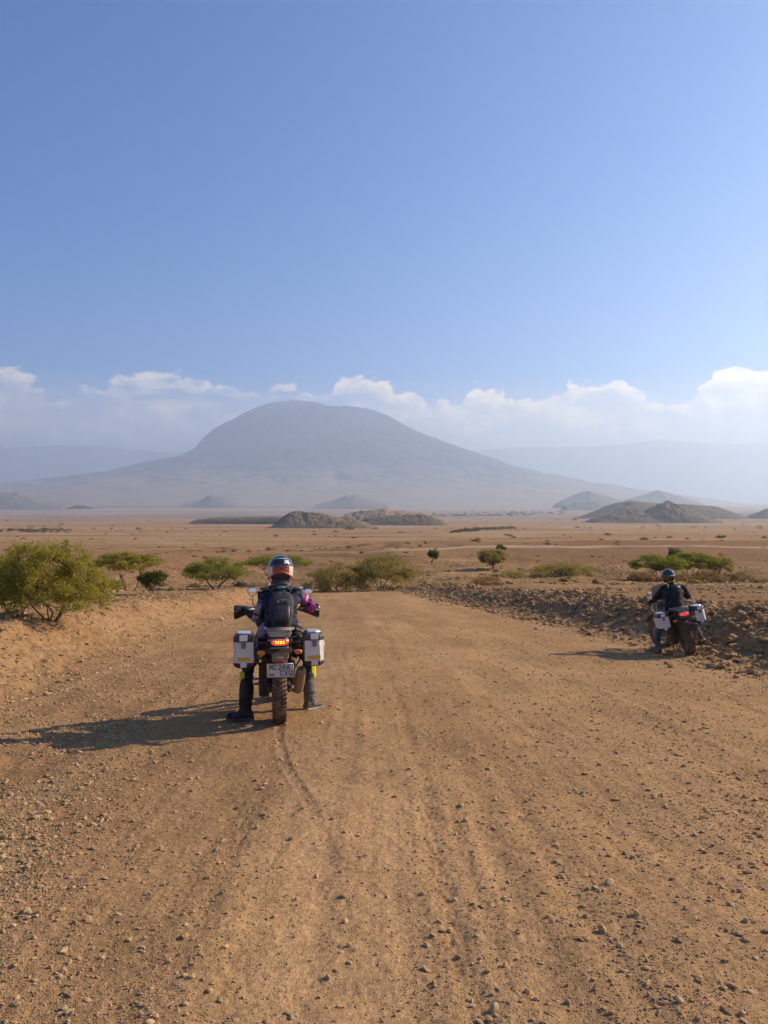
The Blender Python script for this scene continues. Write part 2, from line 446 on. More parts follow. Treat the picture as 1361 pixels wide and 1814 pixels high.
def build_ground():
    # polar sheet: dense where the photograph looks, coarse round the back
    a_in = np.linspace(-31, 31, 700)
    a_out = np.array([35, 40, 46, 54, 64, 76, 90, 105, 120, 140, 160], float)
    ang = np.radians(np.concatenate([-a_out[::-1], a_in, a_out, [180.0]]))
    r = [0.25, 0.5, 0.8, 1.2, 1.6]
    v = 2.0
    while v < 60000:
        r.append(v)
        v *= 1.0095 if v < 3 else 1.0070 if v < 17 else 1.012 if v < 60 else 1.010 if v < 330 else 1.02 if v < 9000 else 1.06
    r = np.array(r)
    A, Rr = np.meshgrid(ang, r)
    X = np.sin(A) * Rr; Y = np.cos(A) * Rr
    nr, na = X.shape
    xf, yf = X.ravel(), Y.ravel()
    Z = H(xf, yf)
    Z = np.where(Rr.ravel() > 30000, Z - (Rr.ravel() - 30000) * 0.004, Z)
    V = np.stack([xf, yf, Z], 1)
    G = V.reshape(nr, na, 3)
    # vertex normals of the whole sheet, so that its pieces meet without a seam
    du = np.zeros_like(G); dv = np.zeros_like(G)
    du[:, 1:-1] = G[:, 2:] - G[:, :-2]; du[:, 0] = G[:, 1] - G[:, 0]; du[:, -1] = G[:, -1] - G[:, -2]
    dv[1:-1] = G[2:] - G[:-2]; dv[0] = G[1] - G[0]; dv[-1] = G[-1] - G[-2]
    nor = np.cross(du, dv); nor /= np.maximum(np.linalg.norm(nor, axis=2, keepdims=True), 1e-9)
    nor[nor[..., 2] < 0] *= -1
    nor = nor.reshape(-1, 3)
    colr = soil_colour(xf, yf, Z)
    i, j = np.meshgrid(np.arange(nr - 1), np.arange(na), indexing='ij')
    j2 = (j + 1) % na
    Fq = np.stack([i * na + j, i * na + j2, (i + 1) * na + j2, (i + 1) * na + j], -1).reshape(-1, 4)
    cx = xf[Fq].mean(1); cy = yf[Fq].mean(1)
    sl = road_left(cy) - cx; sr = cx - road_right(cy)
    isroad = (sl < 0) & (sr < 0) & (cy < 66) & (cy > -25)
    ysel = (cy > -25) & (cy < 62)
    bl = (sl >= 0) & (sl < 3.0) & ysel
    br = (sr >= 0) & (sr < 3.6) & ysel
    rest = ~(isroad | bl | br)
    for nm, sel, lab in (('dirt_road', isroad, 'wide graded dirt road with loose gravel and tyre tracks'),
                         ('earth_bank', bl, 'low sunlit earth bank along the left side of the road'),
                         ('rubble_bank', br, 'dark bank of bulldozed soil and rubble along the right side of the road'),
                         ('ground', rest, 'dry brown savanna ground running out to the hazy plain')):
        f = Fq[sel]
        used, inv = np.unique(f, return_inverse=True)
        me = mesh_from(nm, V[used], inv.reshape(-1, 4), [SOIL])
        put_colour(me, 'soil', colr[used])
        me.normals_split_custom_set_from_vertices(nor[used].astype(np.float32))
        link(nm, me, kind='structure', label=lab)
    # floor patch under the viewer closes the sheet
build_ground()
# ---------------------------------------------------------------- hills and mountains
def hill_material(name, c1, c2, c3, s):
    m, N, b = mat(name, 0.95, 0.1)
    co = N.n('ShaderNodeTexCoord').outputs['Object']
    big = N.noise(co, s, 6, 0.65)
    dots = N.noise(co, s * 9, 4, 0.7)
    c = N.mix(N.rng(big, 0.35, 0.62, 0, 1, True), c1, c2)
    c = N.mix(N.rng(dots, 0.50, 0.62, 0, 1, True), c, c3)
    N.put(b.inputs['Base Color'], c)
    return m
HILLM = hill_material('hill_scrub', (.16, .11, .06), (.24, .16, .085), (.085, .07, .04), 0.02)
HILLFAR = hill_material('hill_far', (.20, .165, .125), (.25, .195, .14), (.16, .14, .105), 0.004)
HILLTAN = hill_material('hill_tan', (.30, .20, .12), (.40, .26, .15), (.15, .11, .06), 0.02)

def silhouette_hill(name, pts, y, depth, material, label, seed, rough=0.06, base_py=None, steep=2.0):
    """Hill whose skyline follows photo points (column, row) at distance y; a closed mound 'depth' metres deep each way."""
    pts = sorted(pts)
    px = np.array([p[0] for p in pts], float); py = np.array([p[1] for p in pts], float)
    x = (px - 680.5) / F * y; z = CAM_Z + (885.2 - py) / F * y
    x0, x1 = x[0], x[-1]
    nx, ny = 150, 60
    xs = np.linspace(x0, x1, nx); ys = np.linspace(-1, 1, ny)
    X, T = np.meshgrid(xs, ys)
    top = np.interp(xs, x, z)
    g = float(H(np.array([(x0 + x1) / 2]), np.array([y]))[0])
    hh = np.maximum(top - g, 0)
    W = (1 - np.abs(T) ** steep)
    hmax = hh.max()
    nz = fbm(X / (x1 - x0) * 14 + seed, T * 5, 5, seed, 0.6)
    gl = -np.abs(fbm(X / (x1 - x0) * 22 + seed, T * 1.5, 3, seed + 3))
    sk = np.exp(-(T / 0.18) ** 2)
    Hh = hh[None, :] * np.clip(W, 0, 1)
    Z = Hh * (1 + (rough * 1.8 * nz + rough * 0.9 * gl) * (1 - 0.6 * sk)) + rough * 0.35 * hmax * nz * np.clip(Hh / (hmax * .3 + 1e-6), 0, 1)
    Y = y + T * depth
    gz = H(X.ravel(), Y.ravel()).reshape(X.shape)
    Zw = np.where(Hh > 0.001 * hmax, np.maximum(g + Z, gz - 0.02 * hmax), gz - 0.04 * hmax)
    Zw[0] = gz[0] - 0.06 * hmax; Zw[-1] = gz[-1] - 0.06 * hmax; Zw[:, 0] -= 0.06 * hmax; Zw[:, -1] -= 0.06 * hmax
    V = np.stack([X.ravel(), Y.ravel(), Zw.ravel()], 1)
    i, j = np.meshgrid(np.arange(ny - 1), np.arange(nx - 1), indexing='ij')
    Fq = np.stack([i * nx + j, i * nx + j + 1, (i + 1) * nx + j + 1, (i + 1) * nx + j], -1).reshape(-1, 4)
    me = mesh_from(name, V, Fq, [material])
    return link(name, me, kind='structure', label=label)

silhouette_hill('hill', [(470, 936), (484, 931), (500, 917), (514, 907), (528, 906), (545, 909), (575, 910), (600, 916), (628, 920), (650, 927), (672, 936)], 1800, 75, HILLM, 'dark scrubby hill with a rounded summit left of the middle of the plain', 51, .10)
silhouette_hill('hill', [(452, 951), (462, 944), (480, 938), (500, 936), (520, 939), (532, 946), (540, 951)], 1450, 26, HILLM, 'small low knoll at the foot of the dark scrubby hill', 52, .12)
silhouette_hill('hill', [(336, 928), (352, 920), (380, 917), (430, 916), (480, 915), (520, 917), (560, 926)], 2300, 60, HILLM, 'long flat-topped dark ridge left of the scrubby hill', 53, .05, steep=6)
silhouette_hill('hill', [(600, 926), (612, 911), (640, 905), (668, 902), (684, 901), (700, 904), (735, 907), (765, 912), (785, 920), (800, 928)], 2350, 110, HILLTAN, 'tan ridge with a dark crest right of the scrubby hill', 54, .08)
silhouette_hill('hill', [(625, 930), (650, 917), (690, 914), (730, 911), (765, 914), (782, 921), (796, 929)], 2150, 50, HILLM, 'dark lower slope in front of the tan ridge', 55, .10)
silhouette_hill('hill', [(1036, 930), (1056, 918), (1085, 909), (1110, 904), (1140, 905), (1166, 894), (1185, 889), (1202, 893), (1222, 903), (1245, 914), (1264, 921)], 2500, 110, HILLM, 'brown double-humped hill on the right of the plain', 56, .10)
silhouette_hill('hill', [(1020, 922), (1050, 908), (1090, 892), (1115, 887), (1140, 889), (1175, 893), (1230, 894), (1270, 898), (1300, 910), (1312, 917)], 3400, 150, HILLM, 'broad grey-brown hill behind the double-humped hill', 57, .06)
silhouette_hill('hill', [(1330, 917), (1345, 908), (1361, 902), (1400, 898), (1450, 905), (1500, 918)], 3400, 120, HILLM, 'hill cut off by the right edge of the picture', 58, .08)
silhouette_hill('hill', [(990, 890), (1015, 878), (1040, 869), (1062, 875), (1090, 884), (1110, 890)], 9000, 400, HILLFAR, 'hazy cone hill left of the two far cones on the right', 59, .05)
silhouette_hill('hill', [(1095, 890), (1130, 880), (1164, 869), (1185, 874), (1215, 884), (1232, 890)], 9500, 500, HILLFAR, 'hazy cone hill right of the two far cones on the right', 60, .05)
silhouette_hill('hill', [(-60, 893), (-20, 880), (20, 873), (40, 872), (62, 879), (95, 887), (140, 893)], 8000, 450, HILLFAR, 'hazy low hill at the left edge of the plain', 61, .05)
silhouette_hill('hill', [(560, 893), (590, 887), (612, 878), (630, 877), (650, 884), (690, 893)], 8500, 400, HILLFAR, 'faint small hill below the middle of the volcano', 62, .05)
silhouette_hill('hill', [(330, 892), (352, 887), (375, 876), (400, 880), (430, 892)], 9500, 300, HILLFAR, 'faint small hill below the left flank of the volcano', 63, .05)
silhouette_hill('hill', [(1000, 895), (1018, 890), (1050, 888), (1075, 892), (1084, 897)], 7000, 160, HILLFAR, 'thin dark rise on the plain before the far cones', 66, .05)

# ---- the volcano: a cone built from its left and right profiles
def build_volcano():
    D = 18000.0
    cx_px = 545.0
    left = [(545, 712), (520, 711), (480, 715), (455, 723), (430, 735), (405, 750), (385, 760), (366, 776), (358, 785), (346, 801), (330, 808), (270, 822), (200, 838), (130, 850), (60, 860), (0, 869), (-80, 878), (-200, 892)]
    right = [(545, 712), (572, 716), (580, 721), (610, 728), (650, 727), (668, 731), (690, 739), (715, 753), (740, 766), (800, 789), (860, 812), (900, 826), (960, 843), (1050, 860), (1150, 875), (1270, 892)]
    toh = lambda py: (885.2 - py) / F * D + CAM_Z
    lr = np.array([(abs(a - cx_px) / F * D, toh(b)) for a, b in left]); rr = np.array([(abs(a - cx_px) / F * D, toh(b)) for a, b in right])
    lr = lr[np.argsort(lr[:, 0])]; rr = rr[np.argsort(rr[:, 0])]
    nr, na = 220, 720
    rad = np.linspace(0, 1, nr) ** 1.15 * 9600
    th = np.linspace(0, 2 * math.pi, na, endpoint=False)
    RR, TT = np.meshgrid(rad, th, indexing='ij')
    w = (1 + np.cos(TT)) / 2
    w = w * w * (3 - 2 * w)
    # the right flank's dip after its shoulder only belongs to the skyline
    prof = np.interp(RR, lr[:, 0], lr[:, 1]) * (1 - w) + np.interp(RR, rr[:, 0], rr[:, 1]) * w
    base = -100.0
    hgt = prof - base
    nx_, ny_ = np.cos(TT) * 3.2, np.sin(TT) * 3.2
    lr_ = RR / 9600
    g1 = fbm(nx_ * 3.0 + 3 + lr_ * 1.2, ny_ * 3.0 - lr_ * 1.0, 4, 71, 0.6)
    g2 = fbm(nx_ * 8.0 + 3, ny_ * 8.0 + lr_ * 5, 4, 72, 0.6)
    mid = np.clip(RR / 900, 0, 1) * np.clip((9600 - RR) / 3000, 0, 1)
    TT2 = TT + 0.10 * fbm(RR / 900, TT * 3, 3, 77)
    nx_, ny_ = np.cos(TT2) * 3.2, np.sin(TT2) * 3.2
    g1 = fbm(nx_ * 2.2 + 3 + lr_ * 2.2, ny_ * 2.2 - lr_ * 2.0, 5, 71, 0.62)
    hz = hgt - mid * (115 * np.abs(g1) + 48 * np.abs(g2) * (1 + 1.5 * g1)) * np.clip(hgt / 500, 0.1, 1) + 55 * fbm(RR * np.cos(TT) / 420, RR * np.sin(TT) / 420, 4, 73) * mid
    sky_keep = np.exp(-(np.sin(TT) / 0.12) ** 2)
    hz = hz * (1 - sky_keep) + (hgt - 12 * np.abs(g2) * mid) * sky_keep
    X = (cx_px - 680.5) / F * D + RR * np.cos(TT)
    Y = D + RR * np.sin(TT) * 0.92
    Z = base + hz
    Z = Z - 16 * sstep(.80, .985, lr_)
    Z[-1] = -150
    V = np.stack([X.ravel(), Y.ravel(), Z.ravel()], 1)
    i, j = np.meshgrid(np.arange(nr - 1), np.arange(na), indexing='ij')
    j2 = (j + 1) % na
    Fq = np.stack([i * na + j, (i + 1) * na + j, (i + 1) * na + j2, i * na + j2], -1).reshape(-1, 4)
    m, N, b = mat('volcano_slopes', 0.95, 0.1)
    geo = N.n('ShaderNodeNewGeometry')
    co = geo.outputs['Position']
    sep = N.n('ShaderNodeSeparateXYZ'); N.link(co, sep.inputs[0])
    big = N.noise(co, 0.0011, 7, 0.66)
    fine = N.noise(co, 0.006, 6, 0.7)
    c = N.mix(N.rng(big, 0.38, 0.62, 0, 1, True), (.018, .038, .052), (.045, .060, .068))  # blue of the hazy distance tinted into the upper slope colour
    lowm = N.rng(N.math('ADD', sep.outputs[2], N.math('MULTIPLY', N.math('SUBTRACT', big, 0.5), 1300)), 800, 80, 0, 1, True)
    c = N.mix(N.math('MULTIPLY', lowm, 0.86), c, (.37, .265, .18))  # paler foot: low dusty haze painted into the slope colour, matching the plain
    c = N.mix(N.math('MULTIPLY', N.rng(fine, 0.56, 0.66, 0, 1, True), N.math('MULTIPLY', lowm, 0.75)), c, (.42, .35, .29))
    N.put(b.inputs['Base Color'], c)
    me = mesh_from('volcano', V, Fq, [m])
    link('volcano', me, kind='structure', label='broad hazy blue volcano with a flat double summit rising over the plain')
build_volcano()

def far_ridge(pts, y, depth, label, seed):
    px = np.array([p[0] for p in pts], float); py = np.array([p[1] for p in pts], float)
    nx, ny = 260, 40
    x = (px - 680.5) / F * y; z = CAM_Z + (885.2 - py) / F * y
    xs = np.linspace(x[0], x[-1], nx); T = np.linspace(-1, 1, ny)
    top = np.interp(xs, x, z) + 100
    XX, TT = np.meshgrid(xs, T)
    n = fbm(XX / 2600 + seed, TT * 3, 5, seed, 0.6)
    gl = np.abs(fbm(XX / 1500 + seed, TT * 0.7, 4, seed + 2, 0.6))
    W = np.clip(1 - np.abs(TT), 0, 1) ** 1.2
    Z = -100 + top[None] * W * (1 - 0.30 * gl * (1 - np.exp(-(TT / .12) ** 2))) + 30 * n * W
    Z[0] = -200; Z[-1] = -200; Z[:, 0] = -200; Z[:, -1] = -200
    V = np.stack([XX.ravel(), (y + TT * depth).ravel(), Z.ravel()], 1)
    i, j = np.meshgrid(np.arange(ny - 1), np.arange(nx - 1), indexing='ij')
    Fq = np.stack([i * nx + j, i * nx + j + 1, (i + 1) * nx + j + 1, (i + 1) * nx + j], -1).reshape(-1, 4)
    me = mesh_from('mountain_range', V, Fq, [HILLFAR])
    link('mountain_range', me, kind='structure', label=label)
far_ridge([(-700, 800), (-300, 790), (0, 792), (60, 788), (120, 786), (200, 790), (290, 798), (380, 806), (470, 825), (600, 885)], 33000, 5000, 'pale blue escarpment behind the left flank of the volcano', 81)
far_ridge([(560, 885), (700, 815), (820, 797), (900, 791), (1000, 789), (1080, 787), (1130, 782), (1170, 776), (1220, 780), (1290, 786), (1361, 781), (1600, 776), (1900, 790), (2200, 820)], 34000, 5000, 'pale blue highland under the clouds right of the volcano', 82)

# ---------------------------------------------------------------- the air
def build_haze():
    m = bpy.data.materials.new('haze_air'); m.use_nodes = True
    N = NT(m.node_tree)
    v = N.n('ShaderNodeVolumePrincipled')
    v.inputs['Color'].default_value = (0.64, 0.79, 0.98, 1)
    v.inputs['Density'].default_value = HAZE_DENSITY
    v.inputs['Anisotropy'].default_value = 0.45
    o = N.n('ShaderNodeOutputMaterial')
    N.link(v.outputs[0], o.inputs['Volume'])
    x0, x1, y0, y1, z0, z1 = -70000, 70000, -70000, 70000, -420, 2560
    V = [(x, y, z) for z in (z0, z1) for y in (y0, y1) for x in (x0, x1)]
    Fq = [(0, 2, 3, 1), (4, 5, 7, 6), (0, 1, 5, 4), (2, 6, 7, 3), (0, 4, 6, 2), (1, 3, 7, 5)]
    me = mesh_from('haze', V, Fq, [m], False)
    link('haze', me, kind='stuff', label='thin dusty air over the whole plain')
HAZE_DENSITY = 9.0e-5
build_haze()
# ---------------------------------------------------------------- stones
def rock_mesh(name, seed, sub=2, sq=(1, 1, .72), sharp=0.8, m=None):
    rs = np.random.RandomState(seed)
    bm = bmesh.new()
    bmesh.ops.create_icosphere(bm, subdivisions=sub, radius=1.0)
    V = np.array([v.co[:] for v in bm.verts])
    # broken faces: clip the ball with random planes
    for _ in range(9):
        d = rs.normal(size=3); d /= np.linalg.norm(d)
        lim = rs.uniform(0.55, 0.85)
        k = V @ d
        over = np.maximum(k - lim, 0)
        V = V - over[:, None] * d[None, :] * sharp
    V = V * (np.array(sq) * rs.uniform(0.85, 1.15, 3))
    V = V + rs.normal(scale=0.025, size=V.shape)
    for v, c in zip(bm.verts, V): v.co = c
    me = bpy.data.meshes.new(name)
    bm.to_mesh(me); bm.free()
    me.materials.append(m or STONE)
    return me
def stone_material(name, ca, cb, cc):
    m, N, b = mat(name, 1.0, 0.03)
    oi = N.n('ShaderNodeObjectInfo')
    co = N.n('ShaderNodeTexCoord').outputs['Object']
    f = N.noise(co, 2.2, 5, 0.65)
    c = N.mix(N.rng(oi.outputs['Random'], 0.0, 1.0), ca, cb)
    c = N.mix(N.rng(f, 0.42, 0.66, 0, 0.7, True), c, cc)
    N.put(b.inputs['Base Color'], c)
    bump(N, b, N.noise(co, 5, 5, 0.7), 0.5, 0.06)
    return m
STONE = stone_material('stone', (.60, .38, .17), (.80, .56, .30), (.52, .33, .15))
CLOD = stone_material('clod', (.33, .20, .09), (.56, .365, .19), (.37, .225, .10))
ROCKS = [rock_mesh('rock', 100 + i, 2, sq) for i, sq in enumerate([(1, .85, .72), (1.15, .8, .6), (.9, .95, .9), (1.3, .8, .45), (1, 1, .62), (.8, .7, 1.0), (1.2, .95, .7), (1.0, .75, .8)])]

CLODS = [rock_mesh('clod', 340 + i, 1, sq, .6, CLOD) for i, sq in enumerate([(1, .85, .7), (1.2, .8, .5), (.9, .9, .8), (1.3, .8, .4), (1, 1, .6), (1.1, .8, .65)])]
BANKROCKS = [rock_mesh('rock', 100 + i, 2, sq, .8, CLOD) for i, sq in enumerate([(1, .85, .72), (1.15, .8, .6), (.9, .95, .9), (1.3, .8, .45), (1, 1, .62), (.8, .7, 1.0), (1.2, .95, .7), (1.0, .75, .8)])]
# stones one can point at: (column, row of the foot, width in photo pixels, tallness, label)
_named = [
 (1067, 1652, 21, 1.0, 'pale angular stone, tallest of three beside a flat slab, lower right'),
 (1127, 1623, 16, 1.35, 'upright egg-shaped stone standing on end beside a flat pale slab'),
 (1078, 1566, 21, .8, 'wide brown stone above two small neighbours, right part of the road'),
 (1055, 1575, 13, .9, 'small brown stone touching the left of the wide brown stone'),
 (875, 1790, 22, .85, 'large pale blocky stone close to the bottom edge, right of the middle'),
 (1205, 1776, 19, .9, 'pale rough stone near the bottom edge in the right part of the road'),
 (1323, 1668, 19, .5, 'flat brick-shaped stone close to the right edge of the picture'),
 (1322, 1633, 18, .75, 'rounded double-bumped stone just above the flat brick-shaped one'),
 (560, 1556, 13, 1.0, 'single pale stone alone in the smooth middle lane of the road'),
 (612, 1635, 13, .95, 'pale stone with a pointed top in the middle of the lower road'),
 (619, 1677, 15, .8, 'upper stone of a touching pair in the lower middle of the road'),
 (603, 1688, 10, .6, 'flat reddish lower stone of a touching pair in the lower middle of the road'),
 (619, 1707, 14, .65, 'low pale wedge of stone just below the touching pair'),
 (806, 1596, 16, .65, 'broad double stone right of the smooth middle lane'),
 (469, 1391, 12, .9, 'lower of two round stones right below the rear wheel of the near motorcycle'),
 (466, 1361, 10, .9, 'upper of two round stones right below the rear wheel of the near motorcycle'),
 (601, 1258, 10, .8, 'small reddish stone right of the near rider\'s right boot'),
 (285, 1507, 15, .9, 'pale pointed stone with a long shadow in the left gravel strip'),
 (45, 1618, 17, .95, 'rounded pink-brown stone near the left edge of the picture'),
 (372, 1757, 14, .95, 'tall stone with a long shadow in the lower left of the road'),
 (265, 1814, 18, .9, 'stone cut by the bottom edge in the lower left'),
 (123, 1194, 12, .8, 'dark square stone at the foot of the left earth bank'),
 (971, 1627, 13, .8, 'solitary pyramid-shaped stone left of the upright egg-shaped one'),
 (985, 1499, 12, .9, 'pale stone with a sharp top right of the middle lane'),
]
_loose = [(1062,1580,9),(954,1528,10),(1140,1526,10),(1333,1531,12),(1247,1352,10),(1345,1348,9),(1080,1460,10),(1105,1480,9),(1260,1567,12),(1133,1641,11),
 (1041,1666,12),(1072,1677,8),(1147,1704,11),(1277,1742,11),(1150,1764,11),(1007,1778,14),(950,1773,15),(958,1708,11),(1088,1704,8),(895,1712,13),(525,1355,7),
 (601,1786,13),(526,1802,11),(590,1451,12),(557,1450,8),(612,1475,8),(635,1482,9),(667,1587,9),(474,1631,8),(763,1344,8),(706,1704,8),(851,1706,11),(700,1800,10),
 (878,1418,10),(895,1440,9),(857,1448,8),(668,1692,9),(98,1485,12),(22,1488,9),(256,1665,13),(228,1667,13),(300,1705,12),(210,1620,11),(112,1686,15),(155,1775,13),
 (172,1799,9),(370,1557,12),(400,1579,9),(357,1609,9),(130,1574,11),(148,1575,10),(330,1546,10),(395,1491,11),(455,1467,10),(117,1532,9),(473,1630,9),(70,1756,10),
 (4,1519,11),(35,1580,9),(272,1178,9),(172,1193,8),(144,1204,8),(334,1113,9),(365,1107,9),(392,1099,10),(395,1110,7),(47,1240,10),(214,1150,9),(145,1080,11),
 (1255,1300,8),(1190,1330,9),(1060,1310,8),(985,1340,8),(905,1365,8),(1290,1410,9),(1180,1430,9),(1020,1400,8),(960,1440,9),(1230,1480,10),(1310,1470,9),
 (1000,1545,9),(1100,1600,9),(1200,1600,10),(1290,1600,9),(1340,1700,11),(1250,1690,10),(930,1650,9),(845,1660,9),(780,1730,9),(740,1640,8),(1330,1760,12),
 (60,1700,12),(90,1715,10),(140,1700,11),(125,1735,10),(30,1770,12),(330,1800,11),(430,1770,9),(410,1690,9),(330,1640,9),(180,1540,10),(60,1440,9),(150,1420,8),
 (250,1400,8),(310,1440,9),(350,1380,8),(90,1380,8),(200,1345,8),(20,1410,9)]

def zone(px, py):
    side = 'left gravel strip' if px < 440 else 'middle lanes' if px < 850 else 'right half of the road'
    dist = 'close to the viewer' if py > 1640 else 'nearer than the long shadow' if py > 1340 else 'beyond the long shadow'
    return side, dist
rs = np.random.RandomState(4)
_taken = []
def place_stone(x, y, w, tall, label, group=None, mesh=None, name='stone', sink=0.25, tone=None):
    me = mesh or ROCKS[rs.randint(len(ROCKS))]
    o = link(name, me)
    o.scale = (w / 2 * .92, w / 2 * .92, w / 2 * .92 * tall / .72 * .8)
    z = float(H(np.array([x]), np.array([y]))[0])
    o.location = (x, y, z + o.scale[2] * 0.7 * (1 - 2 * sink) * 0.75)
    o.rotation_euler = (rs.uniform(-.25, .25), rs.uniform(-.25, .25), rs.uniform(0, 6.28))
    o['label'] = label; o['category'] = 'stone'
    if group: o['group'] = group
    _taken.append((x, y, w))
    return o
for px, py, w, tall, lab in _named:
    x, y, z = hit(px, py)
    place_stone(x, y, w / F * y, tall, lab, 'loose stones lying on the dirt road')
_shape = ['rounded', 'flattish', 'chunky', 'slab-like', 'low domed', 'upright', 'broad', 'narrow']
for k, (px, py, w) in enumerate(_loose):
    x, y, z = hit(px, py)
    s, d = zone(px, py); mi = rs.randint(len(ROCKS)); adj = ('larger ' if w >= 12 else 'small ' if w < 10 else '') + _shape[mi]
    place_stone(x, y, w / F * y * 1.03, rs.uniform(.65, 1.0), f'{adj} stone in the {s}, {d}',
                'loose stones lying on the dirt road', mesh=ROCKS[mi])
# boulders and clods of the right bank (about 160 of them singly), a few on the left bank
def bank_label(y, s, adj):
    where = 'nearer than the far motorcycle' if y < 13.6 else 'just behind the far motorcycle' if y < 18 else 'beyond the far motorcycle' if y < 27 else 'far along the road'
    lvl = 'foot' if s < 1.1 else 'crest' if s < 2.9 else 'back'
    return f'{adj} rock on the rubble bank {lvl}, {where}'
n = 0
while n < 165:
    y = 10.5 * math.exp(rs.uniform(0, 1.15)); s = rs.uniform(0.1, 3.7) if rs.rand() < .7 else rs.uniform(1.4, 2.8)
    x = float(road_right(np.array([y]))[0]) + s
    w = rs.choice([.12, .15, .18, .22, .28], p=[.3, .28, .22, .14, .06]) * rs.uniform(.85, 1.15) * (1 + (y - 10) * .01)
    if any((x - a) ** 2 + (y - b) ** 2 < (w + c) ** 2 * .2 for a, b, c in _taken): continue
    if (x / y) > .56: continue
    if 4.9 < x < 6.35 and 12.9 < y < 15.2: continue
    mi = rs.randint(len(ROCKS)); adj = ('big ' if w > .22 else 'small ' if w < .14 else '') + _shape[mi]
    place_stone(x, y, w, rs.uniform(.6, 1.0), bank_label(y, s, adj), 'rocks on the rubble bank right of the road', mesh=BANKROCKS[mi], name='rock')
    n += 1
n = 0
while n < 34:
    y = 11.5 * math.exp(rs.uniform(0, 1.2)); s = rs.choice([rs.uniform(1.6, 2.7), rs.uniform(-.1, .3)], p=[.75, .25])
    x = float(road_left(np.array([y]))[0]) - s
    if x / y < -.53: continue
    w = rs.choice([.09, .12, .16, .2], p=[.35, .35, .2, .1]) * rs.uniform(.85, 1.15)
    mi = rs.randint(len(ROCKS)); adj = ('big ' if w > .15 else 'small ' if w < .1 else '') + _shape[mi]; wh = 'beside the big thorn bush' if y < 19 else 'under the flat-topped acacia' if y < 27 else 'towards the road crest'
    place_stone(x, y, w, rs.uniform(.5, .8), f'{adj} rock on the left earth bank lip, {wh}' if s > 1 else f'{adj} rock at the left earth bank foot, {wh}', 'rocks along the left earth bank', mesh=BANKROCKS[mi], name='rock')
    n += 1

# ---- gravel and clods that nobody could count
def scatter_object(name, P, scale, rot, idx, shapes, label):
    me = bpy.data.meshes.new(name)
    me.vertices.add(len(P)); me.vertices.foreach_set('co', np.asarray(P, np.float32).ravel())
    def attr(nm, typ, key, v):
        a = me.attributes.new(nm, typ, 'POINT'); a.data.foreach_set(key, v)
    attr('size', 'FLOAT_VECTOR', 'vector', np.asarray(scale, np.float32).ravel())
    attr('turn', 'FLOAT_VECTOR', 'vector', np.asarray(rot, np.float32).ravel())
    attr('pick', 'INT', 'value', np.asarray(idx, np.int32))
    coll = bpy.data.collections.new(name + '_shapes')
    for k, s in enumerate(shapes):
        so = bpy.data.objects.new(f'{name}_shape_{k:02d}', s); coll.objects.link(so)
    ng = bpy.data.node_groups.new(name + '_scatter', 'GeometryNodeTree')
    ng.interface.new_socket('Geometry', in_out='INPUT', socket_type='NodeSocketGeometry')
    ng.interface.new_socket('Geometry', in_out='OUTPUT', socket_type='NodeSocketGeometry')
    nd = ng.nodes; L = ng.links.new
    gi = nd.new('NodeGroupInput'); go = nd.new('NodeGroupOutput')
    ip = nd.new('GeometryNodeInstanceOnPoints')
    ci = nd.new('GeometryNodeCollectionInfo'); ci.inputs['Collection'].default_value = coll
    ci.inputs['Separate Children'].default_value = True; ci.inputs['Reset Children'].default_value = True
    def na(nm, t):
        a = nd.new('GeometryNodeInputNamedAttribute'); a.data_type = t; a.inputs['Name'].default_value = nm
        return a.outputs['Attribute']
    L(gi.outputs[0], ip.inputs['Points']); L(ci.outputs[0], ip.inputs['Instance'])
    ip.inputs['Pick Instance'].default_value = True
    L(na('pick', 'INT'), ip.inputs['Instance Index'])
    e2r = nd.new('FunctionNodeEulerToRotation')
    L(na('turn', 'FLOAT_VECTOR'), e2r.inputs[0]); L(e2r.outputs[0], ip.inputs['Rotation'])
    L(na('size', 'FLOAT_VECTOR'), ip.inputs['Scale'])
    L(ip.outputs[0], go.inputs[0])
    o = link(name, me, kind='stuff', label=label)
    md = o.modifiers.new('scatter', 'NODES'); md.node_group = ng
    return o
GRIT = stone_material('grit', (.42, .265, .125), (.68, .465, .26), (.38, .235, .11))
PEBBLES = [rock_mesh('pebble', 300 + i, 1, sq, .6, GRIT) for i, sq in enumerate([(1, .85, .7), (1.2, .8, .5), (.9, .9, .8), (1.3, .8, .4), (1, 1, .6), (1.1, .8, .65)])]
